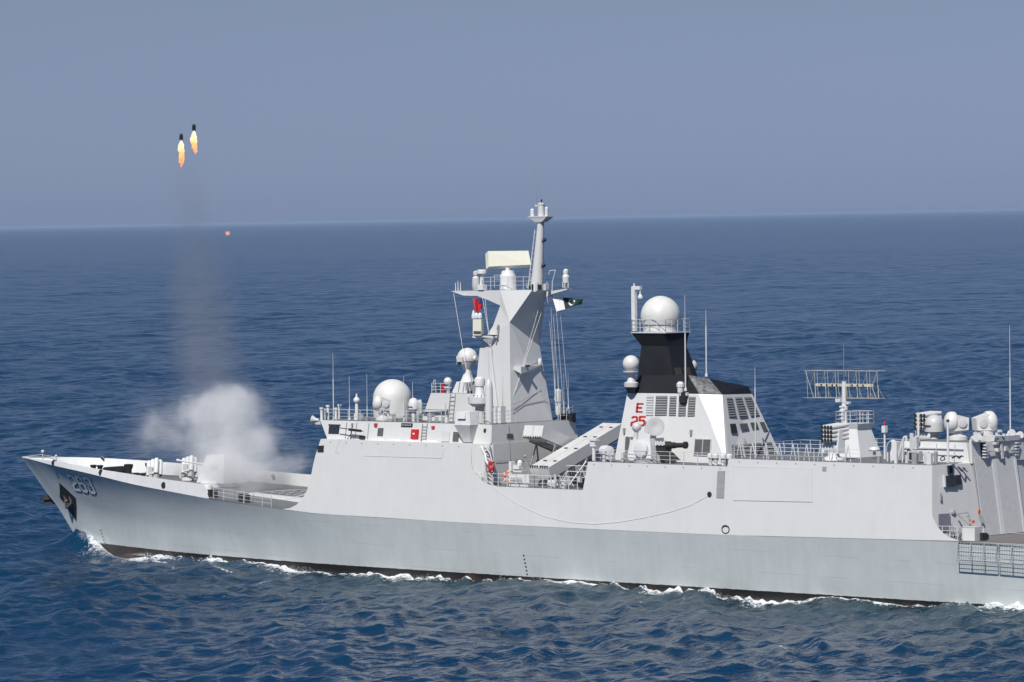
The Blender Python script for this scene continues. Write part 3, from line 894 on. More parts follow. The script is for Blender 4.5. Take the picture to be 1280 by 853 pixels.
for px_ in ((43.69, -5.9, 12.47), (43.63, -5.5, 12.45), (43.57, -5, 12.43), (44.01, -4.5, 12.55), (44.24, -4.3, 12.55)):
    hh_ = random.uniform(.9, 1.5)
    MB().lathe([(.14, 0), (.11, .1), (.11, hh_ - .2), (.17, hh_ - .15), (.17, hh_)], px_, n=10).build('sensor_post', 'white', ship)
hn = MB(); hp = V((43.42, -6.2, 12.41)); hn.lathe([(.12, 0), (.16, .3), (.34, .6), (.36, .62)], hp + V((.25, 0, .1)), (-1, -.3, .1), 12); hn.box(hp + V((.2, 0, -.15)), (.6, .2, .2)); hn.bar(hp + V((-.3, 0, -.3)), hp + V((.5, 0, .1)), .05); hn.build('loudhailer', 'fit', ship)
sd = MB(); c_ = V((53.46, -5.4, 12.52)); sd.cyl(c_, c_ + V((0, 0, 1.1)), .14, n=8); sd.lathe([(.42, 0), (.44, .15), (.42, .5), (.34, .75), (.18, .9), (.02, .95)], c_ + V((0, 0, 1.05)), n=20); sd.build('satellite_dome', 'white', ship)
MB().box(c_ + V((0, -.43, 1.25)), (.5, .03, .08)).build('marking', 'dark', ship)
for k, pp in enumerate(((53.72, -5.2, 12.58), (53.81, -5, 12.64))):
    MB().lathe([(.16, 0), (.13, .4), (.2, .9), (.2, 1.5), (.12, 1.7)], pp, n=10).build('sensor_post', 'fit', ship)
for k in range(16):
    x = 46.8 + k * .8 + random.uniform(-.2, .2); y = random.choice((-4.6, -3.6, 3.0, -5.3)) + random.uniform(-.3, .3)
    s = (random.uniform(.2, .55), random.uniform(.2, .5), random.uniform(.25, .7))
    if 50 < x: y = min(y, -4.2)
    MB().box((x, y, 12.56 + s[2] / 2), s).build('roof_box', random.choice(['fit', 'steel', 'white']), ship, smooth=0)
rail([(44.2, -6.1, 12.55), (49.5, -6.05, 12.55), (57.0, -6.0, 12.55)], .9, 1.3)
rail([(44.2, 6.0, 12.55), (58.0, 5.9, 12.55)], .9, 1.3)

# sponson with sensor cabinet on the side of the bridge
sc = MB()
x0, x1 = 59.3, 60.95
sc.hexa([(x0, -7.0, 12.50), (x1, -7.0, 12.50), (x1 + .1, -6.0, 12.50), (x0 + .3, -6.0, 12.50)], [(x0 + .1, -6.9, 13.55), (x1 - .15, -6.9, 13.55), (x1, -5.9, 13.6), (x0 + .4, -5.9, 13.6)])
cab = sc.build('sensor_cabinet', 'white', ship, smooth=15)
MB().hexa([(x0 + .35, -7.12, 13.0), (x1 - .5, -7.12, 13.0), (x1 - .5, -6.9, 13.0), (x0 + .35, -6.9, 13.0)], [(x0 + .35, -7.0, 13.5), (x1 - .5, -7.0, 13.5), (x1 - .5, -6.8, 13.5), (x0 + .35, -6.8, 13.5)]).build('cabinet_hood', 'white', cab, smooth=0)
MB().hexa([(x0 + .6, -6.6, 11.1), (x1 - .3, -6.6, 11.1), (x1 - .3, -6.2, 11.1), (x0 + .6, -6.2, 11.1)], [(x0, -7.1, 12.49), (x1 + .05, -7.1, 12.49), (x1 + .05, -6.0, 12.49), (x0, -6.0, 12.49)]).build('sponson', 'fit', ship, smooth=0)
eo = MB(); e0 = V((59.91, -4.6, 12.55)); eo.lathe([(.42, 0), (.38, 1.3), (.62, 1.35), (.95, 1.6), (.98, 2.1), (.6, 2.12)], e0, n=20)
eob = eo.build('optical_mount', 'paint', ship)
MB().lathe([(.5, 2.12), (.4, 2.4), (.33, 2.9), (.42, 3.0), (.46, 3.35), (.4, 3.6), (.2, 3.75)], e0, n=20).build('optical_head', 'white', eob)
MB().box(e0 + V((-.28, -.36, 3.3)), (.16, .1, .18)).build('lens', 'dark', eob)
for k in range(10):
    t = 2 * math.pi * k / 10
    MB().box(e0 + V((.5 * math.cos(t), .5 * math.sin(t), 2.2)), (.06, .06, .16)).build('bolt', 'steel', eob)
vp = MB(); v0 = V((61.23, -5, 12.53)); vp.lathe([(.34, 0), (.30, 2.9), (.24, 3.3), (.12, 3.5), (.06, 3.6)], v0, n=16); vp.build('mast_antenna', 'paint', ship)
whip(v0 + V((0, 0, 3.4)), 3.8, .03, .4)
for px_ in ((61.43, -4.5, 12.58), (61.73, -4.2, 12.58)):
    MB().hexa([V(px_) + V(p) for p in ((-.25, -.3, 0), (.3, -.3, 0), (.3, .3, 0), (-.25, .3, 0))], [V(px_) + V(p) for p in ((-.25, -.3, 1.05), (.3, -.3, 1.35), (.3, .3, 1.35), (-.25, .3, 1.05))]).build('sensor_cabinet', 'white', ship, smooth=0)
rail([(60.6, -6.0, 12.55), (62.35, -6.0, 12.55), (62.35, -3.0, 12.55)], 1.0, .9)
rail([(62.35, 2.6, 12.55), (62.35, 4.2, 12.55), (60.9, 6.0, 12.55)], 1.0, .9)

# ------------------------------------------------------------------ main mast
mp_ = [(57.15, -2.4, 12.54), (57.67, -1.9, 18.72), (58.93, -1.75, 20.28), (59.59, -1.6, 21.9), (59.61, -1.6, 23.2), (62.49, -1, 23.19), (60.85, -1.9, 20.62), (61.21, -2.3, 12.42)]
aft_s = [(61.8, 2.3, 12.45), (60.89, 1.8, 18.59), (62.5, 0.8, 23.16)]
ms = [(x, -y, z) for x, y, z in mp_[:5]] + [(aft_s[2]), (aft_s[1]), (aft_s[0])]
mm = MB()
vs = mp_ + ms
mm.add(vs, [(0, 1, 2, 3, 4, 5, 6, 7), (15, 14, 13, 12, 11, 10, 9, 8), (0, 8, 9, 1), (1, 9, 10, 2), (2, 10, 11, 3), (3, 11, 12, 4), (4, 12, 13, 5), (5, 13, 14, 6), (6, 14, 15, 7), (7, 15, 8, 0)])
bmt = bmesh.new()
mast = mm.build('mast_tower', 'paint', ship, smooth=0)
top_z = 23.2
# yards and platforms
def wedge(pts, d, name, m_='paint', parent=mast):
    return MB().plate(pts, d).build(name, m_, parent, smooth=0)
wedge([(54.4, -1.7, 23.14), (59.61, -1.6, 23.2), (59.59, -1.6, 21.97), (58.5, -1.62, 22.36), (57.16, -1.65, 22.75), (55.74, -1.7, 22.78)], (.1, .9, 0), 'yard')
wedge([(62.67, 0.6, 23.04), (64.77, 0.6, 23.29), (64.77, 0.6, 23.19), (62.92, 0.6, 22.78), (62.66, 0.6, 22.58)], (0, .6, 0), 'yard')
b1 = wedge([(57.64, -2.8, 19.52), (59.39, -2.3, 19.52), (59.39, -2.3, 19.32), (58.91, -2.1, 18.73), (58.19, -2.5, 19.35), (57.64, -2.8, 19.36)], (.2, 1.3, 0), 'sensor_bracket')
MB().hexa([(57.68, -2.8, 19.55), (58.58, -2.8, 19.56), (58.06, -1.9, 19.57), (57.2, -1.9, 19.56)], [(57.61, -2.7, 20.85), (58.51, -2.7, 20.85), (58.08, -1.9, 20.87), (57.22, -1.9, 20.86)]).build('sensor_box', 'cream', b1, smooth=0)
MB().plate([(57.8, -2.83, 19.72), (58.57, -2.83, 19.72), (58.57, -2.83, 19.91), (57.8, -2.83, 19.91)], (0, -.03, 0)).build('sensor_window', 'louver', b1, smooth=0)
for k, pp in enumerate(((57.61, -2.6, 20.91), (57.83, -2.5, 20.94), (58.13, -2.4, 20.94))):
    MB().lathe([(.14, 0), (.18, .2), (.14, .35), (.05, .45 + .25 * (k == 0))], pp, n=8).build('sensor_post', 'white', b1)
MB().bar((58.19, -2.3, 19.58), (59.82, -2.3, 19.55), .06).build('strut', 'dark', b1)
MB().path([(59.57, -2, 20.03), (59.74, -2, 20.42), (59.69, -2, 19.58), (59.47, -2, 18.86)], .07).build('cable_duct', 'steel', mast)
led = MB()
lp = [(61.73, -1.6, 17), (61.67, 1.2, 17.08), (61.41, 1.2, 16.75), (61.81, -1.6, 16.42)]
led.hexa([(61.85, -1.7, 16.45), (60.99, 1.7, 16.7), V((60.99, 1.7, 16.7)) + V((-1.2, 0, .5)), V((61.85, -1.7, 16.45)) + V((-1.2, 0, .5))], [(61.82, -1.7, 17.03), (61.25, 1.7, 17.06), V((61.25, 1.7, 17.06)) + V((-1.4, 0, 0)), V((61.82, -1.7, 17.03)) + V((-1.4, 0, 0))])
ledo = led.build('mast_ledge', 'paint', mast, smooth=0)
MB().lathe([(.1, 0), (.16, .1), (.16, .4), (.12, .55), (.02, .6)], (61.58, 1, 17.05), n=10).build('signal_lamp', 'white', ledo)
MB().box((61.86, -0.9, 17.07), (.3, .2, .16)).build('signal_lamp', 'dark', ledo)
for pts in ([(61.23, -2.3, 13.98), (61.27, -1.2, 14.2), (61.39, 1.3, 15.02)], [(61.22, -2.3, 13.65), (61.27, -0.7, 13.98), (61.56, 1.8, 14.22)]):
    MB().path([V(p) + V((.12, -.08, 0)) for p in pts], .022, 4).build('weld_seam', 'steel', mast)
MB().box((60.94, -0.3, 20.52), (.1, .35, .35)).build('mast_hatch', 'louver', mast)
MB().lathe([(.12, 0), (.2, .15), (.2, .5), (.1, .6)], (61.97, 0, 21.94), n=10).build('signal_lamp', 'white', mast)
# platform rail and fittings
rail([(57.64, -1.6, 23.2), (59.52, -1.5, 23.23), (62.41, -1, 23.22)], 1.05, .8, parent=mast)
rail([(56.45, 1.4, 23.36), (58.34, 1.4, 23.36), (61.07, 1, 23.36)], 1.05, .8, parent=mast)
# search radar
rp0 = V((59.27, -0.2, 23.21))
pd = MB(); pd.lathe([(.72, 0), (.66, 1.15), (.56, 1.3), (.5, 1.55), (.2, 1.6), (.2, 2.2)], rp0, n=24)
rad = pd.build('radar_pedestal', 'white', ship)
A = [V((57.84, -0.9, 25.12)), V((61.48, 0.1, 25.25)), V((61.1, 0.25, 26.38)), V((57.64, -0.75, 26.38))]
nrm = (A[1] - A[0]).cross(A[3] - A[0]).normalized()
if nrm.y > 0: nrm = -nrm
back = V((-.42, .14, -.22))
pn = MB().hexa(A, [p + back for p in A])
B_ = [V((57.12, -0.55, 26.15)), ]
pno = pn.build('radar_panel', 'cream', rad, smooth=0)
MB().box((A[0] + A[1]) / 2 + V((-.2, .35, -.02)), (.9, .3, .3), rz=.2).build('panel_cradle', 'fit', rad)
# pole mast on top
pb, pt_ = V((62.08, 0.1, 23.3)), V((62.57, 0.1, 28.67))
pl = MB(); pl.cyl(pb, pt_, .52, .27, 18)
for k in range(11):
    p = pb.lerp(pt_, .05 + k * .08) + V((-.50 + .02 * k, -.25, 0)); pl.bar(p, p + V((-.16, 0, 0)), .03)
pl.bar(pb + V((-.72, -.25, 0)), pt_ + V((-.42, -.25, -.6)), .045)
pole = pl.build('pole_mast', 'paint', ship)
pf = MB(); c_ = pt_
pf.hexa([c_ + V(p) for p in ((-.3, -.35, 0), (.35, -.35, 0), (.35, .35, 0), (-.3, .35, 0))], [c_ + V(p) for p in ((-.95, -.45, .42), (.95, -.45, .42), (.95, .45, .42), (-.95, .45, .42))])
pf.box(c_ + V((0, 0, .46)), (1.95, .95, .08))
pfo = pf.build('top_platform', 'paint', pole, smooth=0)
for dx, w0, hh_ in ((-.72, .17, .5), (.78, .15, .62)):
    MB().lathe([(w0, 0), (w0, hh_), (w0 * .6, hh_ + .1)], c_ + V((dx, -.2, .5)), n=12).build('sensor_can', 'white', pole)
MB().lathe([(.3, 0), (.26, .85), (.3, .9), (.3, 1.0), (.12, 1.08)], c_ + V((.05, 0, .5)), n=12).build('mast_head', 'paint', pole)
MB().bar(c_ + V((.05, 0, 1.35)), c_ + V((-.5, -.1, 1.35)), .07).build('head_arm', 'white', pole)
MB().bar(c_ + V((.1, 0, 1.5)), c_ + V((.1, 0, 1.85)), .06).build('masthead_lamp', 'dark', pole)
MB().cyl(c_ + V((-.42, -.1, 1.4)), c_ + V((-.42, -.1, 4.6)), .035, .015, 5).build('whip_antenna', 'steel', pole)
for px_ in ((63.01, 0, 27.24), (62.9, 0, 25.18)):
    m_ = MB(); m_.ball(px_, .17); m_.bar(px_, V(px_) + V((-.45, 0, -.25)), .05); m_.build('steaming_lamp', 'dark', pole)
# yard end sensors
e_ = V((56.87, -1.4, 23.2)); m_ = MB(); m_.lathe([(.25, 0), (.34, .35), (.3, 1.0), (.18, 1.15), (.24, 1.25), (.24, 1.5), (.05, 1.6)], e_, n=14); m_.build('yard_sensor', 'fit', mast)
m_ = MB(); m_.lathe([(.2, 0), (.16, 1.15), (.16, 1.3)], e_ + V((.55, .1, 0)), n=10); m_.lathe([(.3, 1.3), (.4, 1.36), (.4, 1.62), (.3, 1.68)], e_ + V((.55, .1, 0)), n=14); m_.box(e_ + V((.75, -.1, .25)), (.6, .5, .45)); m_.build('navigation_radar', 'white', mast)
e_ = V((64.56, 0.8, 23.26)); m_ = MB(); m_.lathe([(.05, 0), (.06, .5), (.26, .5), (.3, 1.0), (.18, 1.2), (.22, 1.25), (.22, 1.5), (.08, 1.62)], e_, n=12)
for k in range(5):
    t = 2 * math.pi * k / 5; m_.bar(e_ + V((.24 * math.cos(t), .24 * math.sin(t), .1)), e_ + V((.24 * math.cos(t), .24 * math.sin(t), .6)), .05)
m_.build('yard_sensor', 'white', mast)
for px_, hh_ in (((54.66, -1.4, 23.11), .7), ((54.92, -1.4, 23.07), .9), ((55.18, -1.4, 23.04), .8)):
    MB().cyl(px_, V(px_) + V((0, 0, hh_)), .045, .03, 6).build('yard_antenna', 'white', mast)
MB().path([(62.42, 0.9, 23.23), (62.51, 0.9, 23.87), (62.78, 0.9, 24.75), (63.41, 0.9, 24.78), (63.06, 0.9, 23.87), (63.01, 0.9, 23.1)], .035).build('signal_frame', 'rail', mast)
for k in range(9):
    MB().box(V((62.15, -0.9, 23.28)) + V((random.uniform(0, 1.6), random.uniform(0, 1.2), .15)), (.25, .25, random.uniform(.3, .8))).build('platform_box', random.choice(['fit', 'dark', 'white']), mast, smooth=0)
# halyards
hy = MB()
for a_, c_ in (((63.01, 0.9, 22.77), (62.32, 2.6, 12.9)), ((63.34, 0.9, 22.84), (62.57, 2.8, 12.9)), ((62.5, 0.9, 22.84), (62.06, 2.6, 12.9)), ((62.24, 0.9, 22.19), (61.11, -2, 14.35)), ((62.06, 0.5, 22.07), (60.92, -2.1, 13.32)), ((63.68, 0.9, 23.03), (62.92, 3, 13.55)), ((62.84, 0.9, 22.71), (61.99, 2.4, 13.88)), ((54.7, -1.7, 22.95), (58.11, -3.2, 12.66)), ((58.06, -1.7, 22.62), (60.24, -2.8, 13.01)), ((57.8, -1.7, 22.62), (59.2, -2.2, 18.22))):
    hy.cyl(a_, c_, .016, n=4)
hy.build('halyard', 'rope', mast)
# antenna cluster on the far bridge wing
for px_, h_ in (((61.7, 3.2, 13.06), 3.6), ((61.92, 3.6, 13.05), 3.3), ((62.06, 4, 13.43), 2.9), ((61.82, 2.6, 14.2), 5.5)):
    whip(px_, h_, .03, .3)
m_ = MB(); m_.lathe([(.2, 0), (.26, .2), (.26, .9), (.18, 1.0), (.28, 1.1), (.28, 2.0), (.1, 2.15)], (61.65, 3.2, 12.93), n=12); m_.build('navigation_light', 'white', ship)
rail([(62.3, 2.4, 12.55), (61.5, 4.4, 12.55), (60.5, 6, 12.55)], .95, .6)
for k in range(6):
    MB().box(V((61.81, 2.8, 12.69)) + V((random.uniform(-.3, .9), random.uniform(0, 1.6), 0)), (.3, .3, random.uniform(.4, .9))).build('roof_box', 'dark', ship, smooth=0)

# flags
def flag(name, grid_pts, mats, label, cat, n_=12, wave=.12, split=None, base=None):
    pass
def cloth(P0, P1, P2, P3, u0, u1, v0=0.0, v1=1.0, off=0.0, nu_=10, nv_=6, amp=.13):
    """patch of waving cloth between four corners (hoist top, fly top, fly bottom, hoist bottom)"""
    P0, P1, P2, P3 = map(V, (P0, P1, P2, P3))
    nrm_ = (P1 - P0).cross(P3 - P0).normalized()
    if nrm_.y > 0: nrm_ = -nrm_
    mb = MB(); vs = []
    for j in range(nv_ + 1):
        for i in range(nu_ + 1):
            u = u0 + (u1 - u0) * i / nu_; v = v0 + (v1 - v0) * j / nv_
            p = P0.lerp(P1, u).lerp(P3.lerp(P2, u), v)
            vs.append(p + nrm_ * (amp * u * math.sin(u * 8 + v * 1.6) + off))
    mb.add(vs, [(j * (nu_ + 1) + i, j * (nu_ + 1) + i + 1, (j + 1) * (nu_ + 1) + i + 1, (j + 1) * (nu_ + 1) + i) for j in range(nv_) for i in range(nu_)])
    return mb
fq = [(63, 0.9, 22.69), (65.49, 1.9, 22.4), (65.27, 1.9, 22.01), (63.46, 0.9, 21.44)]
fo = fq[0]
fl = empty('national_flag', Matrix.Rotation(-HEEL, 3, 'X') @ V(fo))
fl.rotation_euler = (-HEEL, 0, 0)
tag(fl, 'dark green and white flag with white crescent and star flying from the mast', 'flag')
def part_local(mb, name, m_, parent, o, smooth=60):
    mb.v = [tuple(V(p) - V(o)) for p in mb.v]
    return mb.build(name, m_, parent, smooth=smooth)
part_local(cloth(*fq, 0, .34, nu_=6), 'white_band', 'cloth', fl, fo)
part_local(cloth(*fq, .34, 1, nu_=12), 'green_field', 'green', fl, fo)
def on_flag(u, v, off=.02):
    P0, P1, P2, P3 = map(V, fq)
    nrm_ = (P1 - P0).cross(P3 - P0).normalized()
    if nrm_.y > 0: nrm_ = -nrm_
    return P0.lerp(P1, u).lerp(P3.lerp(P2, u), v) + nrm_ * (.13 * u * math.sin(u * 8 + v * 1.6) + off)
cr = MB(); vs = []; K = 16
for i in range(K + 1):
    t = R(-70) + R(320) * i / K + R(20)
    vs.append(on_flag(.60 + .105 * math.cos(t), .47 + .36 * math.sin(t)))
    vs.append(on_flag(.635 + .085 * math.cos(t), .43 + .29 * math.sin(t)))
cr.add(vs, [(2 * i, 2 * i + 1, 2 * i + 3, 2 * i + 2) for i in range(K)])
part_local(cr, 'crescent', 'cloth', fl, fo)
st = MB(); st.add([on_flag(.71 + (.042 if i % 2 == 0 else .018) * math.cos(i * math.pi / 5), .33 + (.15 if i % 2 == 0 else .06) * math.sin(i * math.pi / 5)) for i in range(10)], [tuple(range(10))])
part_local(st, 'star', 'cloth', fl, fo)
rq = [(56.99, -2, 22.53), (57.63, -1.4, 22.48), (57.49, -1.4, 21.7), (57.32, -2, 21.35)]
rf = empty('signal_flag', Matrix.Rotation(-HEEL, 3, 'X') @ V(rq[0])); rf.rotation_euler = (-HEEL, 0, 0)
tag(rf, 'small crumpled red flag with a dark blue patch hanging under the left yard', 'flag')
part_local(cloth(*rq, 0, 1, amp=.25), 'red_field', 'red', rf, rq[0])
part_local(cloth(*rq, .55, 1, .0, .45, off=.03, nu_=5, nv_=3, amp=.25), 'blue_patch', 'blue', rf, rq[0])

# ------------------------------------------------------------------ launcher deck
def container(nT0, nT1, nB0, f_top0, two=True):
    pass
def launcher(near, direction, L, name, hooks_low, struts):
    """pair of square launch boxes; near = lower outer corner of the near end, axis along direction"""
    ax = V(direction).normalized(); sx = V((1, 0, 0)); sx = (sx - ax * sx.dot(ax)).normalized(); uz = sx.cross(ax)
    if uz.z < 0: uz = -uz
    root = None
    for i in (0, 1):
        o = V(near) + sx * i * 1.02
        m_ = MB()
        q = [o, o + sx * .98, o + sx * .98 + uz * .98, o + uz * .98]
        m_.hexa(q, [p + ax * L for p in q])
        ob = m_.build('launch_box', 'paint', ship if root is None else root, smooth=0)
        if root is None: root = ob
        for k in range(4):
            c_ = o + sx * (.14 + .23 * k) + (uz * 1.0 if not hooks_low else uz * .02) + ax * .05
            MB().box(c_, (.10, .12, .2)).build('latch', 'dark', root, smooth=0)
        for t in (.14, .42, .68, .9):
            c_ = o + sx * .6 + uz * 1.0 + ax * L * t
            MB().box(c_, (.28, .16, .10)).build('lifting_lug', 'dark', root, smooth=0)
        for t in (.1, .5, .85):
            c_ = o + ax * L * t - ax * .03
            q = [c_ - uz * .025, c_ + sx * .98 - uz * .025, c_ + sx * .98 + uz * 1.0, c_ + uz * 1.0]
    m_ = MB()
    for t in (.22, .48, .75):
        for i in (0, 2.0):
            p = V(near) + sx * i + ax * L * t - uz * .05
            m_.bar(p, V((p.x, p.y + .5, 7.75)), .07); m_.bar(p, V((p.x, p.y - 1.3, 7.75)), .06)
        p = V(near) + ax * L * t - uz * .12; m_.bar(p, p + sx * 2.0, .1)
    for i in (0.1, 1.9):
        p = V(near) + sx * i - uz * .12; m_.bar(p + ax * L * .1, p + ax * L * .95, .09)
    m_.build('launcher_frame', 'steel', root, smooth=0)
    return root
nb0 = V((65.78, -5.2, 8.3)); fb0 = V((66.19, 4, 11.24))
launcher(nb0, V((.06, 9.2, 3.1)), 9.8, 'missile_launcher', False, True)
launcher(V((63.43, -3.5, 11.47)), V((.12, 7.6, -2.5)), 8.2, 'missile_launcher', True, True)
# clutter round the launchers
ck = MB()
for k in range(26):
    a_ = V((random.uniform(67.5, 72.0), random.uniform(-6.2, -1.0), 7.75)); 
    MB().box(a_ + V((0, 0, .3)), (random.uniform(.2, .6), random.uniform(.2, .6), random.uniform(.4, 1.1))).build('machinery_box', random.choice(['dark', 'dark', 'steel']), ship, smooth=0)
ck = MB()
for k in range(14):
    a_ = V((random.uniform(68.5, 72.4), random.uniform(-7.0, -5.4), 7.75)); ck.bar(a_, a_ + V((random.uniform(-.7, .7), random.uniform(-.5, .5), random.uniform(.5, 1.5))), .05)
for k in range(5):
    a_ = V((random.uniform(68.8, 72.0), random.uniform(-7.1, -6.4), 7.75)); ck.lathe([(.22, 0), (.26, .4), (.2, .6)], a_, n=10)
ck.bar((70.83, -6.6, 8.04), (71.24, -5, 9.79), .07)
ck.build('deck_piping', 'fit', ship, smooth=0)
MB().box((72.2, -7.0, 8.5), (.25, .3, .5)).build('hose_valve', 'fit', ship)
for k in range(3):
    MB().bar((70.2, -6.2, 8.6 + .45 * k), (73.2, -5.8, 8.6 + .45 * k), .04).build('pipe_run', 'rail', ship)
# after wall of the forward house
MB().plate([(62.03, -5.2, 9.36), (61.94, -4.5, 9.32), (62.05, -4.5, 8.23), (62.14, -5.2, 8.27)], (.06, 0, 0)).build('door', 'louver', sup, smooth=0)
MB().box((62.52, -4.0, 11.55), (.1, .7, .35)).build('wall_hatch', 'louver', sup, smooth=0)
for pts in ([(62.72, -4.1, 7.8), (62.5, -4.1, 12.4)], [(62.66, -6, 9.6), (62.66, -2.5, 9.6)]):
    MB().path(pts, .02, 4).build('panel_seam', 'steel', sup)
ladder((61.95, -6.6, 10.95), (62.59, -6.9, 8.11), (.55, .15, 0), sup, 11, .045)
MB().path([(62.37, -6.9, 10.91), (62.87, -6.9, 10.35), (63.28, -7, 9.48), (63.27, -7.1, 8.85)], .05).build('hand_rail', 'rail', sup)
MB().path([(61.95, -6.9, 10.84), (62.36, -6.9, 10.21), (62.61, -7, 9.65), (62.94, -7, 9.34)], .09).build('fire_hose', 'rope', sup)
hb0 = (63.11, -7, 9.09)
m_ = MB(); m_.ball(V(hb0), .25, 1.4, 14); m_.box(V(hb0) + V((0, 0, .42)), (.4, .3, .25)); m_.bar(V(hb0) + V((0, 0, .4)), V(hb0) + V((-.1, .1, .95)), .04)
tag(m_.build('hose_bag', 'red', origin=hb0), 'bulging red hose bag hanging on the ladder beside the launcher deck', 'bag')
lb0 = V((64.47, -6.6, 8.44))
m_ = MB(); NT = 24
for i in range(NT):
    t = 2 * math.pi * i / NT
    for j in range(8):
        s_ = 2 * math.pi * j / 8; rr = .33 + .11 * math.cos(s_)
        m_.v.append(tuple(lb0 + V((rr * math.cos(t), .11 * math.sin(s_), rr * math.sin(t)))))
for i in range(NT):
    for j in range(8):
        m_.f.append((i * 8 + j, ((i + 1) % NT) * 8 + j, ((i + 1) % NT) * 8 + (j + 1) % 8, i * 8 + (j + 1) % 8))
lbo = m_.build('lifebuoy', 'orange', origin=lb0)
tag(lbo, 'orange lifebuoy hung on the rail in front of the missile launchers', 'lifebuoy')
for k in range(4):
    t = R(45 + 90 * k)
    mb = MB().box((.33 * math.cos(t), 0, .33 * math.sin(t)), (.27, .25, .10), ry=-t); mb.build('reflective_band', 'white', lbo, smooth=0)
cb0 = V((64.84, -6.9, 7.68))
cbb = MB().bb(cb0.x, cb0.x + 2.1, -6.9, -5.8, 7.75, 8.65).build('deck_cabinet', 'white', ship, smooth=0)
for k in (0, 1, 2):
    MB().bb(cb0.x + .15 + k * .45, cb0.x + .52 + k * .45, -6.94, -6.9, 7.95, 8.5).build('cabinet_panel', 'fit', cbb, smooth=0)
for k in range(3):
    MB().bb(cb0.x + .2, cb0.x + 1.4, -6.97, -6.93, 8.02 + k * .17, 8.05 + k * .17).build('cabinet_slat', 'louver', cbb, smooth=0)
m_ = MB(); m_.box((63.49, -4.9, 9.19), (.25, .5, .8)); m_.box((63.83, -4.6, 9.12), (.7, .5, .3)); m_.lathe([(.2, 0), (.24, .3), (.1, .5)], (63.99, -4.5, 9.18), n=10); m_.box(V((63.74, -4.5, 8.79)) + V((0, 0, 0)), (1.5, .8, .12)); m_.build('line_throwing_stand', 'white', ship)
m_ = MB(); m_.bar((65.58, -5.5, 8.96), (65.35, -5.5, 9.97), .06); m_.ball((65.39, -5.5, 10.07), .14); m_.bar((65.74, -5.3, 8.7), (65.51, -5.5, 9.78), .12); m_.build('searchlight_post', 'steel', ship)
rail([sidept(64.3, 7.74, -.12), sidept(68.0, 7.74, -.12), sidept(70.6, 7.74, -.12), sidept(72.4, 7.74, -.12)], 1.0, .95, .03)
rail([sidept(62.2, 7.74, -.5), sidept(64.3, 7.74, -.12)], 1.0, .8)
rail([sidept(61.6, 7.74, -.12, 1), sidept(72.4, 7.74, -.12, 1)], 1.0, 1.3, .03)
rr0 = (61.75, -7.57, 9.08)
m_ = MB(); pts = [(61.95, -7.75, 9.09), (63.65, -7.85, 8.01), (65.02, -7.9, 7.16)] 
pts = [(61.77, -7.55, 9.08), (63.5, -7.67, 7.99), (64.9, -7.76, 7.18), (66.79, -7.85, 6.34), (69.3, -7.94, 5.58), (71.77, -7.98, 5.21), (74.34, -7.99, 5.15), (76.93, -7.96, 5.43), (79.25, -7.91, 5.82), (81.93, -7.85, 6.4), (83.8, -7.78, 6.98), (85.27, -7.7, 7.7)]
m_.path(pts, .012, 5)
tag(m_.build('boat_rope', 'rope', origin=pts[0]), 'thin pale rope hanging in a long curve along the pale side', 'rope')

# ------------------------------------------------------------------ funnel
fp = [(73.58, -4.4, 10.11), (84.55, -4.4, 10.27), (84.55, -4, 10.23), (84.12, 3.4, 10.21)]
ft_ = [(74.05, -3.3, 15.15), (81.07, -3.3, 15.19), (82.7, -2.4, 15.13), (82.11, 2.2, 15.02)]
zb = 9.94
fp = [(x, y, zb) for x, y, z in fp]
fb = fp + [(fp[3][0] - 1.2, 4.4, zb), (fp[0][0], 4.4, zb)]
ftop = [tuple(p) for p in ft_] + [(ft_[3][0] - 1.0, 3.3, 15.08), (ft_[0][0], 3.3, 15.17)]
fn = MB().hexa(fb, ftop)
funnel = fn.build('funnel', 'paint', ship, smooth=0)
# the black cap: rises forward, slopes aft
cap = MB()
ctop = [(74.86, -2.7, 16.49), (79.53, -2.7, 16.64), (80.94, -1.8, 16.32), (81.96, 1.9, 15.62)]
cb = [V(p) + V((0, 0, .003)) for p in ftop]
ct = [V(p) for p in ctop] + [V((ctop[3][0] - .9, 2.8, ctop[3][2])), V((ctop[0][0], 2.7, ctop[0][2]))]
cap.hexa(cb, ct)
capo = cap.build('funnel_cap', 'black', funnel, smooth=0)
def lerp_face(q, u, v, off=.02):
    q = [V(p) for p in q]
    p = q[0].lerp(q[1], u).lerp(q[3].lerp(q[2], u), v)
    n_ = (q[1] - q[0]).cross(q[3] - q[0]).normalized()
    if n_.y > 0 and abs(n_.y) > .1: n_ = -n_
    return p + n_ * off
sh_face = [cb[1], cb[2], ct[2], ct[1]]
MB().add([lerp_face(sh_face, u, v, .02) for u, v in ((.03, .02), (1.0, .02), (1.0, .98), (.6, .98), (.03, .98))], [(0, 1, 2, 3, 4)]).build('smoked_panel', mat('sooty_metal', (.16, .165, .17), .45, var=.85, scale=3), capo, smooth=0)
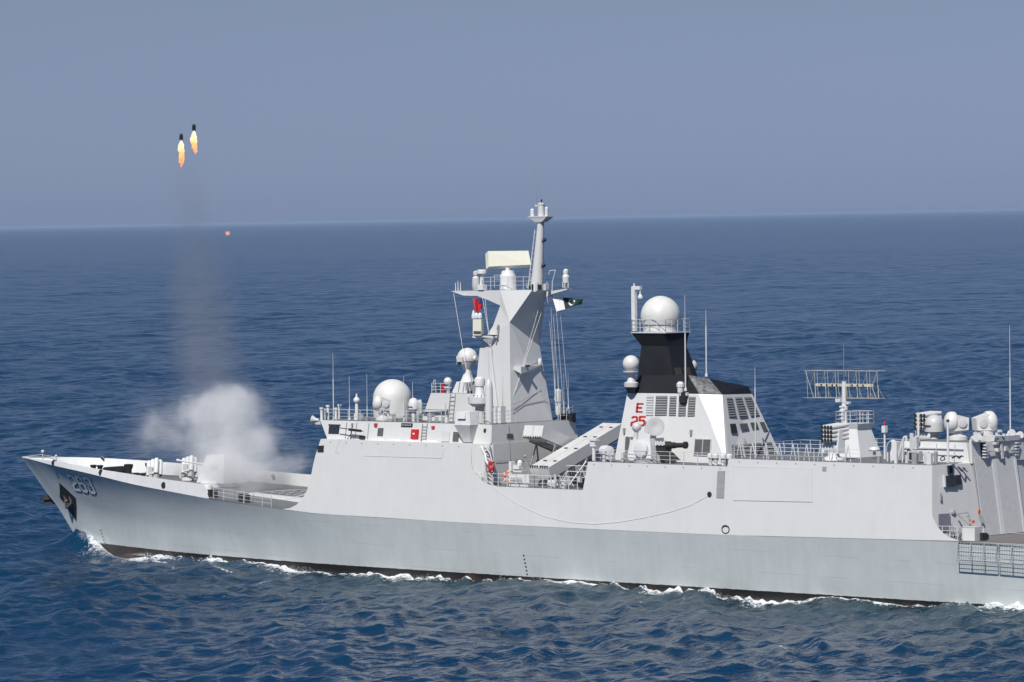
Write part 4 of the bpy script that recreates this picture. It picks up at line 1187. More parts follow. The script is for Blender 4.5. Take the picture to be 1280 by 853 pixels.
# louvres on the port face by picture measurements of that face
F0 = [V(fb[0]), V(fb[1]), V(ftop[1]), V(ftop[0])]
npf = (F0[1] - F0[0]).cross(F0[3] - F0[0]).normalized()
if npf.y > 0: npf = -npf
def pf_pt(x, z, off=0.0):
    """point of the port face at ship x and height z"""
    y = F0[0].y + (z - F0[0].z) * (F0[3].y - F0[0].y) / (F0[3].z - F0[0].z)
    return V((x, y, z)) + npf * off
def louver(q, parent, n_=9, m_='louver', slat='slat', name='louver'):
    """vent grille over a quad (bottom left, bottom right, top right, top left)"""
    q = [V(p) for p in q]
    n0 = (q[1] - q[0]).cross(q[3] - q[0]).normalized()
    if n0.dot(V((.6, -.75, 0))) < 0: n0 = -n0
    fr = MB().plate([p + n0 * .005 for p in q], n0 * .03).build(name, m_, parent, smooth=0)
    sl = MB()
    for k in range(n_):
        v = (k + .35) / n_; h_ = .38 / n_
        a_, b_, c_, d_ = (q[0].lerp(q[3], v), q[1].lerp(q[2], v), q[1].lerp(q[2], v + h_), q[0].lerp(q[3], v + h_))
        sl.plate([p + n0 * .036 for p in (a_, b_, c_, d_)], n0 * .03)
    sl.build('slat', slat, fr, smooth=0)
    return fr
def xz(pt): return pt[0], pt[2]
LV = [[(76.19, -3.67, 13.42), (76.9, -3.67, 13.43), (76.7, -3.34, 14.97), (76.03, -3.34, 14.96)], [(77.08, -3.67, 13.43), (78.24, -3.66, 13.46), (78.09, -3.34, 14.98), (76.96, -3.34, 14.96)], [(78.45, -3.66, 13.44), (79.13, -3.66, 13.45), (78.97, -3.34, 14.97), (78.33, -3.35, 14.95)], [(79.38, -3.67, 13.43), (80.08, -3.66, 13.45), (79.93, -3.34, 14.96), (79.24, -3.35, 14.95)], [(80.29, -3.67, 13.43), (80.96, -3.66, 13.45), (80.85, -3.34, 14.96), (80.18, -3.35, 14.95)]]
for k, q in enumerate(LV):
    louver(q, funnel, 8, 'steel' if k == 0 else 'louver', 'white' if k == 0 else 'slat')
louver([(76.26, -3.92, 12.21), (76.81, -3.92, 12.21), (76.78, -3.77, 12.95), (76.22, -3.77, 12.95)], funnel, 5)
for q in ([(74.52, -4.27, 10.56), (75.53, -4.28, 10.53), (75.45, -4.02, 11.76), (74.42, -4.02, 11.77)], [(81.34, -4.28, 10.52), (82.93, -4.28, 10.5), (82.86, -4.02, 11.75), (81.27, -4.02, 11.74)]):
    op = MB().plate([V(p) + npf * .01 for p in q], npf * .03).build('air_intake', 'louver', funnel, smooth=0)
    q2 = [V(p) + npf * .045 for p in q]
    m_ = MB()
    for a2, b2 in zip(q2, q2[1:] + q2[:1]): m_.bar(a2, b2, .05)
    m_.bar((q2[0] + q2[1]) / 2, (q2[2] + q2[3]) / 2, .035); m_.build('intake_frame', 'fit', op, smooth=0)
for px_ in ((74.29, -4, 12.2), (80.87, -4, 12.22)):
    MB().box(pf_pt(px_[0], px_[2], .1), (.12, .25, .4)).build('lamp', 'steel', funnel, smooth=0)
# red marks E 25
def mark(ch, x0, z0, w_, h_):
    mb = MB(); stroke_mesh(mb, strokes(ch), .20, lambda u, v: tuple(pf_pt(x0 + u * w_, z0 + v * h_ / 2, .03)))
    mb.build('red_letter', 'red', funnel, smooth=0)
e0 = (75.23, -3.61, 13.71); t0 = (74.86, -3.83, 12.65)
mark('E', e0[0], e0[2], .52, .62)
mark('2', t0[0], t0[2], .50, .66); mark('5', t0[0] + .76, t0[2] + .02, .50, .66)
# after face
AF = [V(fb[2]), V(fb[3]), V(ftop[3]), V(ftop[2])]
def af_pt(u, v): 
    return AF[0].lerp(AF[1], u).lerp(AF[3].lerp(AF[2], u), v)
def af_lv(u0, u1, v0, v1, n_=8, m_='louver'):
    q = [af_pt(u0, v0), af_pt(u1, v0), af_pt(u1, v1), af_pt(u0, v1)]
    return louver(q, funnel, n_, m_)
for u0, u1 in ((.12, .33), (.42, .66), (.75, 1.0)):
    af_lv(u0 * .92, u1 * .92 , .66, .95)
for u0, u1, v0, v1, mm_ in ((.11, .25, .43, .57, 'dark'), (.35, .54, .475, .565, 'louver'), (.62, .78, .48, .57, 'louver'), (.86, .97, .43, .57, 'louver')):
    MB().plate([af_pt(u0, v0) + V((.02, -.02, 0)), af_pt(u1, v0) + V((.02, -.02, 0)), af_pt(u1, v1) + V((.02, -.02, 0)), af_pt(u0, v1) + V((.02, -.02, 0))], (.04, -.03, 0)).build('window', mm_, funnel, smooth=0)
for u0, u1 in ((.08, .27), (.32, .50), (.54, .70), (.74, .92)):
    af_lv(u0, u1, .06, .26, 6)
for u0 in (.36, .76):
    p = af_pt(u0, .34); MB().bar(p + V((.1, -.05, 0)), p + V((.35, .0, -.5)), .06).build('gooseneck_vent', 'steel', funnel)
MB().bar(tuple(V(F0[1]) + V((.2, 0, .1))), tuple(V(F0[2]) + V((.0, -.1, 0))), .02).build('stay_wire', 'rope', funnel)
# column with the radome
def ring(c, hx, hy, z): return [(c - hx, -hy, z), (c + hx, -hy, z), (c + hx, hy, z), (c - hx, hy, z)]
colb = ctop[0][2] - .3
rings = [([(73.11, -1.5, 16.43), (78.99, -1.5, 16.32)], None)]
b0, b1_ = V((73.59, -1.35, 16.37)), V((77.38, -1.35, 16.42))
w0, w1 = V((73.71, -1.1, 18.79)), V((76.42, -1.1, 18.81))
f0_, f1_ = V((73.15, -1.5, 19.8)), V((76.35, -1.5, 19.82))
cl = MB()
def rg(a_, c_, hy_, z): return [(a_.x, -hy_, z), (c_.x, -hy_, z), (c_.x + .15, hy_, z), (a_.x + .15, hy_, z)]
z0, z1, z2 = b0.z - .5, w0.z, f0_.z
vs = rg(b0, b1_, 1.5, z0) + rg(w0, w1, 1.05, z1) + rg(f0_, f1_, 1.55, z2)
cl.add(vs, [(0, 1, 2, 3)[::-1]] + [(k * 4 + i, k * 4 + (i + 1) % 4, k * 4 + 4 + (i + 1) % 4, k * 4 + 4 + i) for k in (0, 1) for i in range(4)] + [(8, 9, 10, 11)])
colm = cl.build('radome_column', 'black', ship, smooth=0)
cxm = (f0_.x + f1_.x) / 2 + .1
MB().bb(f0_.x - .05, f1_.x + .25, -1.6, 1.6, z2, z2 + .08).build('platform', 'fit', colm, smooth=0)
for u0, u1, v0, v1 in ((.08, .36, .06, .42), (.46, .74, .06, .42)):
    a_, b_, c_, d_ = [V(vs[i]) for i in (1, 2, 6, 5)]
    q = [a_.lerp(b_, u).lerp(d_.lerp(c_, u), v) + V((.03, 0, 0)) for u, v in ((u0, v0), (u1, v0), (u1, v1), (u0, v1))]
    MB().plate(q, (.05, 0, 0)).build('column_door', mat('brownish_panel', (.05, .042, .034), .6), colm, smooth=0)
dc = V((cxm, 0, z2 + .08))
dm = MB().lathe([(1.32, 0), (1.33, .55)] + [(1.58 * math.cos(R(a)), 1.25 + 1.58 * math.sin(R(a))) for a in (-25, -12, 0, 12, 24, 36, 48, 60, 72, 82, 90)], dc, n=40)
dm.build('radome', 'radome', colm, smooth=50)
rail([(f0_.x, -1.55, z2 + .08), (f1_.x + .2, -1.55, z2 + .08), (f1_.x + .2, 1.55, z2 + .08), (f0_.x, 1.55, z2 + .08), (f0_.x, -1.55, z2 + .08)], 1.0, .85, parent=colm)
am = MB(); a0 = V((73.23, -1.3, 19.96)); am.box(a0 + V((0, 0, 1.75)), (.34, .3, 3.5)); am.box(a0 + V((.3, 0, 3.4)), (.75, .28, .28)); am.bar(a0 + V((.62, 0, 3.3)), a0 + V((.62, 0, 2.7)), .06); am.lathe([(.18, 0), (.2, .15), (.08, .35)], a0 + V((.62, 0, 2.55)), n=10); am.bar(a0 + V((.02, 0, 3.5)), a0 + V((.02, 0, 3.75)), .07)
am.build('crane_arm', 'white', colm, smooth=20)
# side dome on its bracket
s0 = V((74.69, -3.6, 15.51))
m_ = MB(); m_.lathe([(.15, -.15), (.55, .15), (.58, .45), (.35, .55), (.2, .95), (.35, 1.25), (.62, 1.3), (.62, 1.38)], s0, n=18); brk = m_.build('dome_bracket', 'fit', capo)
MB().lathe([(.30, -.3), (.5, .1)], s0, n=12).build('bracket_arm', 'black', brk)
MB().ball(s0 + V((0, 0, 1.95)), .66, 1.0, 24, -70).build('satellite_dome', 'radome', brk, smooth=50)
MB().ball(V((75.68, 2.6, 17.1)), .62, 1.0, 24).build('satellite_dome', 'radome', capo, smooth=50)
whip((79.82, -3.3, 15.39), 7.4, .05, .6); whip((79.64, -0.4, 16.42), 5.2, .05, .75); whip((84.42, -0.5, 10.18), 7.0, .045, .78)
m_ = MB(); c_ = V((79.47, -3.5, 15.27)); m_.lathe([(.22, 0), (.25, .4), (.3, .45), (.3, .7), (.15, .85)], c_, n=10); m_.box(c_ + V((.35, 0, -.1)), (.7, .3, .25)); m_.build('antenna_base', 'white', funnel)
m_ = MB(); m_.box(V((79.89, -3.6, 14.91)), (.4, .3, .8)); m_.box(V((79.66, -3.6, 14.72)), (.35, .25, .4)); m_.build('tuner_box', 'dark', funnel, smooth=0)

# ------------------------------------------------------------------ close-in gun beside the funnel
def close_in_gun(bx_, by_, bz_, parent=ship):
    o = V((bx_, by_, bz_))
    m_ = MB(); m_.lathe([(1.35, 0), (1.3, .22), (1.0, .3)], o, n=24)
    ring_ = m_.build('gun_mount', 'steel', parent)
    m_ = MB(); m_.hexa([o + V(p) for p in ((-1.45, -1.1, .3), (.95, -1.1, .3), (.95, .9, .3), (-1.45, .9, .3))], [o + V(p) for p in ((-1.25, -.9, 1.75), (.7, -.9, 1.9), (.7, .8, 1.9), (-1.25, .8, 1.75))])
    m_.build('gun_house', 'white', ring_, smooth=0)
    m_ = MB(); m_.lathe([(.62, 0), (.62, .25), (.5, .3)], o + V((0, -1.02, 1.05)), (0, -1, .05), 24); m_.build('ammunition_drum', 'white', ring_)
    m_ = MB(); m_.cyl(o + V((-1.15, -.4, 1.75)), o + V((-1.0, -.4, 2.5)), .2, .16, 10); m_.ball(o + V((-1.0, -.4, 2.72)), .38); m_.build('tracking_dome', 'fit', ring_)
    m_ = MB(); m_.cyl(o + V((.35, -.1, 1.8)), o + V((.45, -.1, 2.6)), .25, .2, 10); m_.box(o + V((.1, -.25, 2.55)), (.45, .5, .6)); m_.build('dish_arm', 'fit', ring_)
    m_ = MB(); m_.lathe([(.05, -.25), (.45, -.15), (.72, .05), (.74, .1), (.6, .12), (.2, .0)], o + V((.75, -.35, 2.8)), (.75, -.62, .1), 24); m_.build('radar_dish', 'fit', ring_, smooth=50)
    m_ = MB(); m_.box(o + V((1.2, 0, 1.25)), (1.1, .7, .8)); m_.cyl(o + V((1.6, -.1, 1.35)), o + V((2.5, -.1, 1.38)), .28, .24, 14); m_.cyl(o + V((2.5, -.1, 1.38)), o + V((3.5, -.1, 1.42)), .2, .18, 14); m_.cyl(o + V((3.4, -.1, 1.42)), o + V((3.6, -.1, 1.42)), .28, .28, 12)
    m_.build('gun_barrel', 'dark', ring_)
    m_ = MB()
    for k in range(6): m_.box(o + V((.9 + .16 * k, -.42, 1.5 + .05 * (k % 2))), (.12, .1, .3))
    m_.build('ammunition_feed', 'white', ring_, smooth=0)
    m_ = MB(); m_.hexa([o + V(p) for p in ((1.3, -.5, .25), (2.6, -.5, .2), (2.6, .5, .2), (1.3, .5, .25))], [o + V(p) for p in ((1.2, -.3, .9), (2.0, -.3, .8), (2.0, .3, .8), (1.2, .3, .9))]); m_.build('feed_chute', 'dark', ring_, smooth=0)
    return ring_
cg = V((78.34, -5.9, 10.02))
close_in_gun(cg.x, -5.9, 9.95)
rail([(73.9, -7.2, 9.95), (77.0, -7.22, 9.95), (80.0, -7.25, 9.95), (86.6, -7.28, 9.95)], .95, 1.3, .025)
rail([(73.9, 7.2, 9.95), (86.6, 7.28, 9.95)], .95, 1.3, .025)
m_ = MB(); m_.cyl((73.11, -6.4, 9.97), V((73.11, -6.4, 9.97)) + V((0, 0, 1.3)), .12); m_.box(V((73.11, -6.4, 9.97)) + V((0, 0, 1.6)), (.8, .5, .1)); m_.box(V((73.11, -6.4, 9.97)) + V((0, 0, 1.35)), (.45, .35, .5)); m_.build('fog_signal', 'white', ship)
m_ = MB()
for k in range(9): 
    c_ = V((random.uniform(74.2, 76.5), random.uniform(-6.8, -6.0), 9.95)); m_.box(c_ + V((0, 0, .4)), (.25, .25, random.uniform(.4, 1.0)))
m_.build('signal_equipment', 'fit', ship, smooth=0)
d0 = V((74.07, -6, 10.22)); m_ = MB(); m_.lathe([(.1, -.55), (.42, -.5), (.46, 0), (.42, .5), (.1, .55)], d0 + V((0, 0, .5)), (.9, -.4, 0), 18)
dro = m_.build('life_raft', 'white', origin=d0 - V((0, 0, .1))); tag(dro, 'white life raft drum lying on deck just ahead of the funnel', 'life raft')
m_ = MB(); 
for dx in (-.3, .3): m_.box((dx, 0, .05), (.1, .8, .25))
m_.build('cradle', 'steel', dro, smooth=0)
m_ = MB()
for k, dx in enumerate((0, .5, 1.2, 1.8)):
    c_ = V((84.69, -6.6, 10.23)) + V((dx * 1.0, 0, 0)); m_.lathe([(.12, 0), (.14, .5), (.25, .55), (.25, .8), (.1, .9)], (c_.x, c_.y, 9.95), n=10)
m_.box((V((85.22, -6.3, 10.35)).x, -6.2, 10.3), (1.4, .6, .7)); m_.build('bollard_group', 'white', ship)
# marks and fittings on the hull side
MB().plate([(86.03, -7.47, 9.58), (86.74, -7.46, 9.62), (86.78, -7.69, 7.56), (86.06, -7.69, 7.57)], (0, -.03, 0)).build('side_vent', 'steel', hangar, smooth=0)
MB().plate([(87.51, -7.42, 9.95), (94.8, -7.42, 10.01), (94.93, -7.69, 7.57), (87.65, -7.71, 7.44)], (0, -.025, 0)).build('boat_bay_door', 'paint', hangar, smooth=0)
bq = [(87.52, -7.44, 9.96), (94.81, -7.43, 10.01), (94.94, -7.71, 7.57), (87.67, -7.72, 7.44)]
MB().path(bq + bq[:1], .022, 4).build('bay_door_frame', 'fit', hangar)
MB().plate([(95.69, -7.4, 10.18), (96.06, -7.4, 10.19), (96.08, -7.43, 9.87), (95.72, -7.44, 9.87)], (0, -.03, 0)).build('side_vent', 'steel', hangar, smooth=0)
for q_ in ((85.41, -7.68, 7.82),):
    MB().lathe([(.19, 0), (.2, .05), (.15, .06)], q_, (0, -1, .11), 14).build('scuttle', 'dark', sup)
for k in range(34):
    x_ = 46 + k * 1.75
    if 60.8 < x_ < 74: continue
    z_ = 10.8 if x_ < 61 else (9.75 if x_ < 86.5 else 10.33)
    MB().box(sidept(x_, z_, .012), (.09, .03, .09)).build('scupper', 'steel', sup if x_ < 61 else hangar, smooth=0)
ov = V((87.11, -7.97, 5.24)); m_ = MB(); pts = [ov + V((.36 * math.cos(R(a)) * (1 if abs(math.cos(R(a))) < .8 else .95), -.01, .30 * math.sin(R(a)))) for a in range(0, 361, 20)]; m_.path(pts, .04, 6); m_.build('hull_port_ring', 'dark', hull)
def dotted(px_list, name):
    m_ = MB()
    for p in px_list: m_.box(p, (.14, .06, .07))
    m_.build(name, 'dark', hull, smooth=0)
dotted([(66.9 + .03 * k, -hull_y(66.9, 2.4 - .3 * k) - .02, 2.4 - .3 * k) for k in range(6)], 'draught_mark')
dotted([(12.63, -1.65, 1.9), (12.7, -1.59, 1.61), (12.78, -1.54, 1.33), (12.86, -1.5, 1.04), (12.95, -1.46, 0.76), (13.05, -1.43, 0.51)], 'draught_mark')

# ------------------------------------------------------------------ after deck
rail([sidept(87.4, 10.55, -.15), sidept(92.0, 10.55, -.15), sidept(99.0, 10.55, -.15)], .95, 1.5, .025)
rail([sidept(87.4, 10.55, -.15, 1), sidept(104.0, 10.55, -.15, 1)], .95, 1.5, .025)
m_ = MB()
for k in range(9):
    x = 87.2 + 1.25 * k; m_.bar((x, -6.6, 10.55), (x + .25, -6.6, 11.75), .04); m_.bar((x + .5, -6.6, 10.55), (x + .25, -6.6, 11.75), .04)
m_.build('rail_stay', 'rail', ship, smooth=0)
rail([(86.9, -2.5, 10.55), (86.9, 2.0, 10.55), (91.5, 2.0, 10.55)], 1.0, 1.0)
def decoy(x, y, z, az):
    ca, sa = math.cos(az), math.sin(az)
    def L(a_, b_, c_): return V((x + ca * a_ - sa * b_, y + sa * a_ + ca * b_, z + c_))
    m_ = MB(); m_.lathe([(.85, 0), (.8, .15), (.45, .3), (.42, .6)], (x, y, z), n=18); m_.cyl(L(-.7, 0, .85), L(.7, 0, .85), .36, n=16)
    for s_ in (-.75, .75): m_.hexa([L(s_ - .08, -.4, .5), L(s_ + .08, -.4, .5), L(s_ + .08, .4, .5), L(s_ - .08, .4, .5)], [L(s_ - .08, -.2, 2.3), L(s_ + .08, -.2, 2.3), L(s_ + .08, .4, 2.3), L(s_ - .08, .4, 2.3)])
    ped = m_.build('decoy_launcher', 'white', ship)
    ax = (L(.25, 1, .12) - L(0, 0, 0)).normalized()
    for i in range(4):
        for j in range(4):
            c_ = L(-.48 + .32 * i, -.75, 1.5 + .32 * j)
            m_ = MB(); m_.lathe([(.12, .08), (.145, .06), (.145, 1.5)], c_, ax, 10); t_ = m_.build('launch_tube', 'fit', ped)
            MB().lathe([(.12, .02), (.135, .0), (.135, .12)], c_, ax, 10).build('tube_cap', 'dark', ped)
    return ped
dcl = V((95.14, -5.2, 10.45))
decoy(dcl.x, -5.2, 10.55, R(-10))
# long range aerial on its tower
tb = V((92.51, -1.4, 10.68))
tw = MB().hexa([(tb.x + .2, -1.4, 10.54), (tb.x + 2.4, -1.4, 10.54), (tb.x + 2.4, 1.4, 10.54), (tb.x + .2, 1.4, 10.54)], [(tb.x + .55, -.75, 13.0), (tb.x + 1.6, -.75, 13.0), (tb.x + 1.6, .9, 13.0), (tb.x + .55, .9, 13.0)])
two = tw.build('aerial_tower', 'white', ship, smooth=0)
MB().hexa([(tb.x + .2, -.75, 12.4), (tb.x + 1.65, -.75, 12.4), (tb.x + 1.65, 1.0, 12.4), (tb.x + .2, 1.0, 12.4)], [(tb.x - .1, -1.0, 13.05), (tb.x + 1.9, -1.0, 13.05), (tb.x + 1.9, 1.2, 13.05), (tb.x - .1, 1.2, 13.05)]).build('tower_top', 'white', two, smooth=0)
rail([(tb.x - .1, -1.0, 13.06), (tb.x + 1.85, -1.0, 13.06), (tb.x + 1.85, 1.2, 13.06), (tb.x - .1, 1.2, 13.06), (tb.x - .1, -1.0, 13.06)], .9, .65, .025, parent=two)
ac = V((92.44, 0, 14.81)); 
m_ = MB(); m_.lathe([(.24, 13.05 - ac.z), (.22, 14.0 - ac.z), (.3, 14.05 - ac.z), (.3, 14.3 - ac.z), (.18, 14.35 - ac.z), (.16, 16.2 - ac.z)], ac, n=12)
for k in range(4): m_.box(ac + V((.0, -.25, 13.4 - ac.z + .3 * k)), (.4, .2, .12))
m_.box(ac + V((-.45, 0, 14.75 - ac.z)), (.5, .3, .25)); m_.box(ac + V((.4, 0, 14.6 - ac.z)), (.3, .3, .2))
apole = m_.build('aerial_pole', 'white', two)
yl, yr = V((89.09, -0.3, 16.47)), V((95.71, 0.2, 16.91))
zt_, zm_, zbm = 17.02, 15.95, 14.95
m_ = MB(); hw = 3.15; cxx = ac.x + .05
def ya(t, z, dy=0.0): return V((cxx + t * hw, .05 + t * .35 + dy, z))
for z in (zt_, zbm): 
    for dy in (-.5, .5): m_.bar(ya(-1, z, dy), ya(1, z, dy), .016)
N = 7
for i in range(N):
    t0_, t1_ = -1 + 2 * i / N + .06, -1 + 2 * (i + 1) / N
    for dy in (-.5,):
        m_.bar(ya(t0_, zt_, dy), ya(t0_ + .03, zbm, dy), .016)
        m_.bar(ya(t0_, zm_, 0), ya(t1_, zt_, dy), .016)
        m_.bar(ya(t1_ - .1, zm_, 0), ya(t0_ + .25, zbm, dy), .016)
    for dy in (.5,):
        m_.bar(ya(t0_, zt_, dy), ya(t0_ + .03, zbm, dy), .016); m_.bar(ya(t0_ + .1, zm_, 0), ya(t1_ - .05, zbm, dy), .016)
    for z in (zt_, zbm): m_.bar(ya(t0_, z, -.9), ya(t0_, z, .9), .017)
m_.bar(ya(-.98, zt_, -.5), ya(-.75, zbm, -.5), .022); m_.bar(ya(.98, zt_, -.5), ya(.75, zm_, 0), .022); m_.bar(ya(.72, zm_, 0), ya(.95, zbm, -.5), .022)
m_.build('yagi_array', 'copper', apole, smooth=0)
m_ = MB(); m_.hexa([ya(-.78, zm_ - .13, -.1), ya(.78, zm_ - .13, -.1), ya(.78, zm_ - .13, .1), ya(-.78, zm_ - .13, .1)], [ya(-.78, zm_ + .08, -.1), ya(.78, zm_ + .08, -.1), ya(.78, zm_ + .08, .1), ya(-.78, zm_ + .08, .1)]); boom = m_.build('array_boom', 'copper', apole, smooth=0)
for t in (-.62, -.47, -.32, -.2, .22, .37, .52):
    MB().cyl(ya(t, zm_ - .02, -.11), ya(t, zm_ - .02, -.14), .075, n=10).build('boom_hole', 'dark', boom)
MB().bar((ac.x, 0, 16.9), (ac.x, 0, 19), .02).build('whip_antenna', 'steel', apole)
# posts, lights and lockers along the after deck
lp_ = V((100.31, -6, 10.8)); m_ = MB(); m_.cyl(lp_, lp_ + V((0, 0, 2.0)), .08, .07); m_.box(lp_ + V((0, 0, 2.2)), (.32, .32, .5)); m_.build('light_post', 'white', ship)
MB().lathe([(.09, 0), (.09, .22), (.05, .28)], lp_ + V((0, 0, 2.46)), n=10).build('warning_lamp', 'red', ship)
m_ = MB(); c_ = V((96.6, -2, 10.81)); m_.cyl(c_, c_ + V((0, 0, .3)), .12); m_.lathe([(.38, .3), (.44, .42), (.36, .58), (.1, .64)], c_, n=16); m_.build('mushroom_vent', 'white', ship)
m_ = MB(); c_ = V((99.95, -4.4, 10.54)); m_.lathe([(.5, 0), (.52, .9), (.45, 1.25), (.28, 1.5), (.05, 1.6)], c_, n=20); m_.box(c_ + V((.35, 0, .8)), (.6, 1.0, 1.4)); m_.build('deck_ventilator', 'white', ship)
m_ = MB(); m_.path([(101.1, -5.6, 10.57), (101.54, -5.6, 11.87), (101.75, -5.6, 12.41), (101.97, -5.6, 12.47), (101.96, -5.6, 12.12)], .09, 6); m_.bar((101.6, -5.6, 10.58), (101.68, -5.6, 12.23), .05); m_.build('boat_davit', 'white', ship)
for px_, h_ in (((101.52, -3.4, 11.95), 2.2), ((106.13, -6.4, 10.69), 3.0)):
    MB().cyl(px_, V(px_) + V((0, 0, h_)), .09, .08, 8).build('pole_aerial', 'white', ship)
MB().ball(V((106.13, -6.4, 10.69)) + V((0, 0, 3.05)), .12).build('pole_lamp', 'dark', ship)
whip((105.65, 2.6, 11.85), 8.6, .05, .55)
# upper hangar house
uh = MB()
uh.hexa([(99.2, -3.3, 10.53), (105.9, -3.25, 10.53), (106.2, 3.3, 10.53), (99.2, 3.3, 10.53)], [(100.0, -3.1, 12.0), (105.6, -3.2, 12.0), (105.9, 3.2, 12.0), (100.0, 3.1, 12.0)])
uho = uh.build('hangar_top', 'white', ship, smooth=0)
MB().bb(100.1, 105.6, -3.0, 3.0, 12.0, 12.012).build('upper_deck', 'deck', ship, smooth=0)
for z, w_ in ((11.1, .03), (11.55, .05)):
    MB().bar((99.7, -3.32, z), (105.4, -3.33, z), w_).build('hand_rail', 'white', uho, smooth=0)
for x in (101.2, 103.0, 104.6):
    MB().bar((x, -3.36, 10.6), (x + .05, -3.3, 11.9), .025).build('conduit', 'fit', uho, smooth=0)
m_ = MB()
for k in range(10):
    c_ = V((random.uniform(100.2, 105.4), random.uniform(-6.9, -4.6), 10.55)); hh_ = random.uniform(.3, .9)
    m_ = MB()
    if k % 3 == 0: m_.lathe([(.14, 0), (.16, hh_), (.08, hh_ + .1)], c_, n=8)
    else: m_.box(c_ + V((0, 0, hh_ / 2)), (random.uniform(.15, .45), random.uniform(.15, .4), hh_))
    m_.build('deck_fitting', random.choice(['fit', 'white', 'steel']), ship, smooth=0)
m_ = MB(); c_ = V((102.73, -5.6, 10.73)); m_.box(c_ + V((0, 0, .35)), (1.0, .5, .7)); m_.cyl(c_ + V((-.3, 0, .8)), c_ + V((-.3, 0, 2.0)), .16); m_.box(c_ + V((.1, -.1, 1.3)), (.4, .3, .9)); m_.build('winch', 'fit', ship)
MB().box(c_ + V((0, -.27, .35)), (.7, .06, .5)).build('winch_drum', 'dark', ship)
MB().path([(105.17, -6, 10.87), (105.31, -6, 11.11), (105.52, -6, 11.12), (105.58, -6, 10.89), (105.24, -6, 10.82)], .04).build('hose_reel', 'dark', ship)
MB().path([(105.87, -5.5, 10.99), (106.22, -5.5, 11.17), (106.5, -5.5, 11), (106.37, -5, 11.15)], .06).build('hose_reel', 'dark', ship)
# aerials on the hangar top
c_ = V((100.51, 0.2, 11.89)); m_ = MB(); m_.lathe([(.35, 0), (.3, .3), (.45, .5), (.72, .55), (.72, 1.1)] + [(.72 * math.cos(R(a)), 1.1 + .72 * math.sin(R(a))) for a in (15, 30, 45, 60, 75, 90)], (c_.x, c_.y, 12.02), n=28)
sdm = m_.build('satellite_dome', mat('dome_grey', (.50, .51, .52), .45, var=.05), ship, smooth=40)
for k in range(4):
    MB().box((c_.x - .32 + .14 * k, c_.y - .73, 12.02 + .98), (.1, .06, .12)).build('dome_letter', 'dark', sdm, smooth=0)
aim_dish(V((102.41, -0.6, 13.33)), (-.70, -.68, .05), 1.0, base_z=12.02)
aim_dish(V((104.69, 1.5, 13.36)), (.55, .80, .1), 1.0, base_z=12.35)
m_ = MB(); m_.bb(105.0, 106.5, -.4, 2.6, 12.0, 12.35); c_ = V((104.59, 0.9, 12.55)); m_.box((c_.x, c_.y, c_.z), (.3, 2.9, .14)); m_.build('dish_platform', 'fit', ship, smooth=0)
decoy(V((98.23, 2.5, 11.74)).x, 2.5, 11.2, R(-10))
# hangar after face
HA = [V((106.9, -3.05, 5.25)), V((107.2, 3.05, 5.25)), V((106.25, 3.05, 10.55)), V((105.95, -3.05, 10.55))]
dl0, dl1, du0, du1 = V((106.87, -3, 5.2)), V((107.13, 2, 5.2)), V((106.05, -3, 10.87)), V((106.31, 2, 10.76))
dq = [dl0, dl1, du1, du0]
fwdv = V((-.0, 0, 0))
fr = MB()
ow = V((.12, 0, .02))
# door recess: dark edge, leaf set on it, white guide strips
fr.plate([dl0 + V((-.15, -.12, 0)), dl1 + V((-.15, .12, 0)), du1 + V((-.15, .12, .12)), du0 + V((-.15, -.12, .12))], (.19, 0, .03))
door = fr.build('hangar_door', 'steel', hangar, smooth=0)
MB().plate([p + V((-.1, 0, 0)) for p in dq], (.2, 0, .03)).build('door_leaf', 'fit', door, smooth=0)
def dpt(u, v, off=.12): return dl0.lerp(dl1, u).lerp(du0.lerp(du1, u), v) + V((off, 0, .01))
for u, w_ in ((.46, .05), (.99, .025)):
    MB().plate([dpt(u - w_, 0.005), dpt(u + w_, 0.005), dpt(u + w_, .97), dpt(u - w_, .97)], (.03, 0, 0)).build('guide_strip', 'white', door, smooth=0)
# arch above the door
ar = MB(); zt = 12.0
aq = [(105.97, -3.25, 10.5), (106.3, 3.3, 10.5), (106.2, 3.2, 12.02), (105.85, -3.2, 12.02)]
ar.plate([V(p) + V((0, 0, 0)) for p in aq], (.18, 0, 0))
aro = ar.build('door_lintel', 'paint', hangar, smooth=0)
for y in (-1.9, 2.2):
    for k in range(5): MB().box((106.35 + .02 * k, y, 10.9 + .22 * k), (.35, .42, .10)).build('landing_light', 'rail', aro, smooth=0)
    MB().box((106.2, y, 11.4), (.1, .5, 1.2)).build('light_bracket', 'dark', aro, smooth=0)
for y, z in ((-3.0, 12.2), (-2.6, 12.3), (1.9, 12.4), (3.0, 12.2)):
    m_ = MB(); m_.lathe([(.1, 0), (.28, .15), (.28, .45)], (106.0, y, z), (.8, -.3, .3), 12); m_.box((105.9, y, z - .1), (.2, .2, .3)); m_.build('floodlight', 'white', aro)
m_ = MB()
for k in range(13):
    m_.box((106.25 + random.uniform(-.1, .25), random.uniform(-1.4, 1.9), random.uniform(11.3, 12.9)), (random.uniform(.15, .4), random.uniform(.15, .5), random.uniform(.12, .35)))
m_.bar((106.4, -1.3, 11.3), (106.5, 1.9, 11.3), .06); m_.bar((106.45, .2, 10.7), (106.3, .2, 11.8), .18)
m_.build('landing_aid', 'fit', ship, smooth=0)
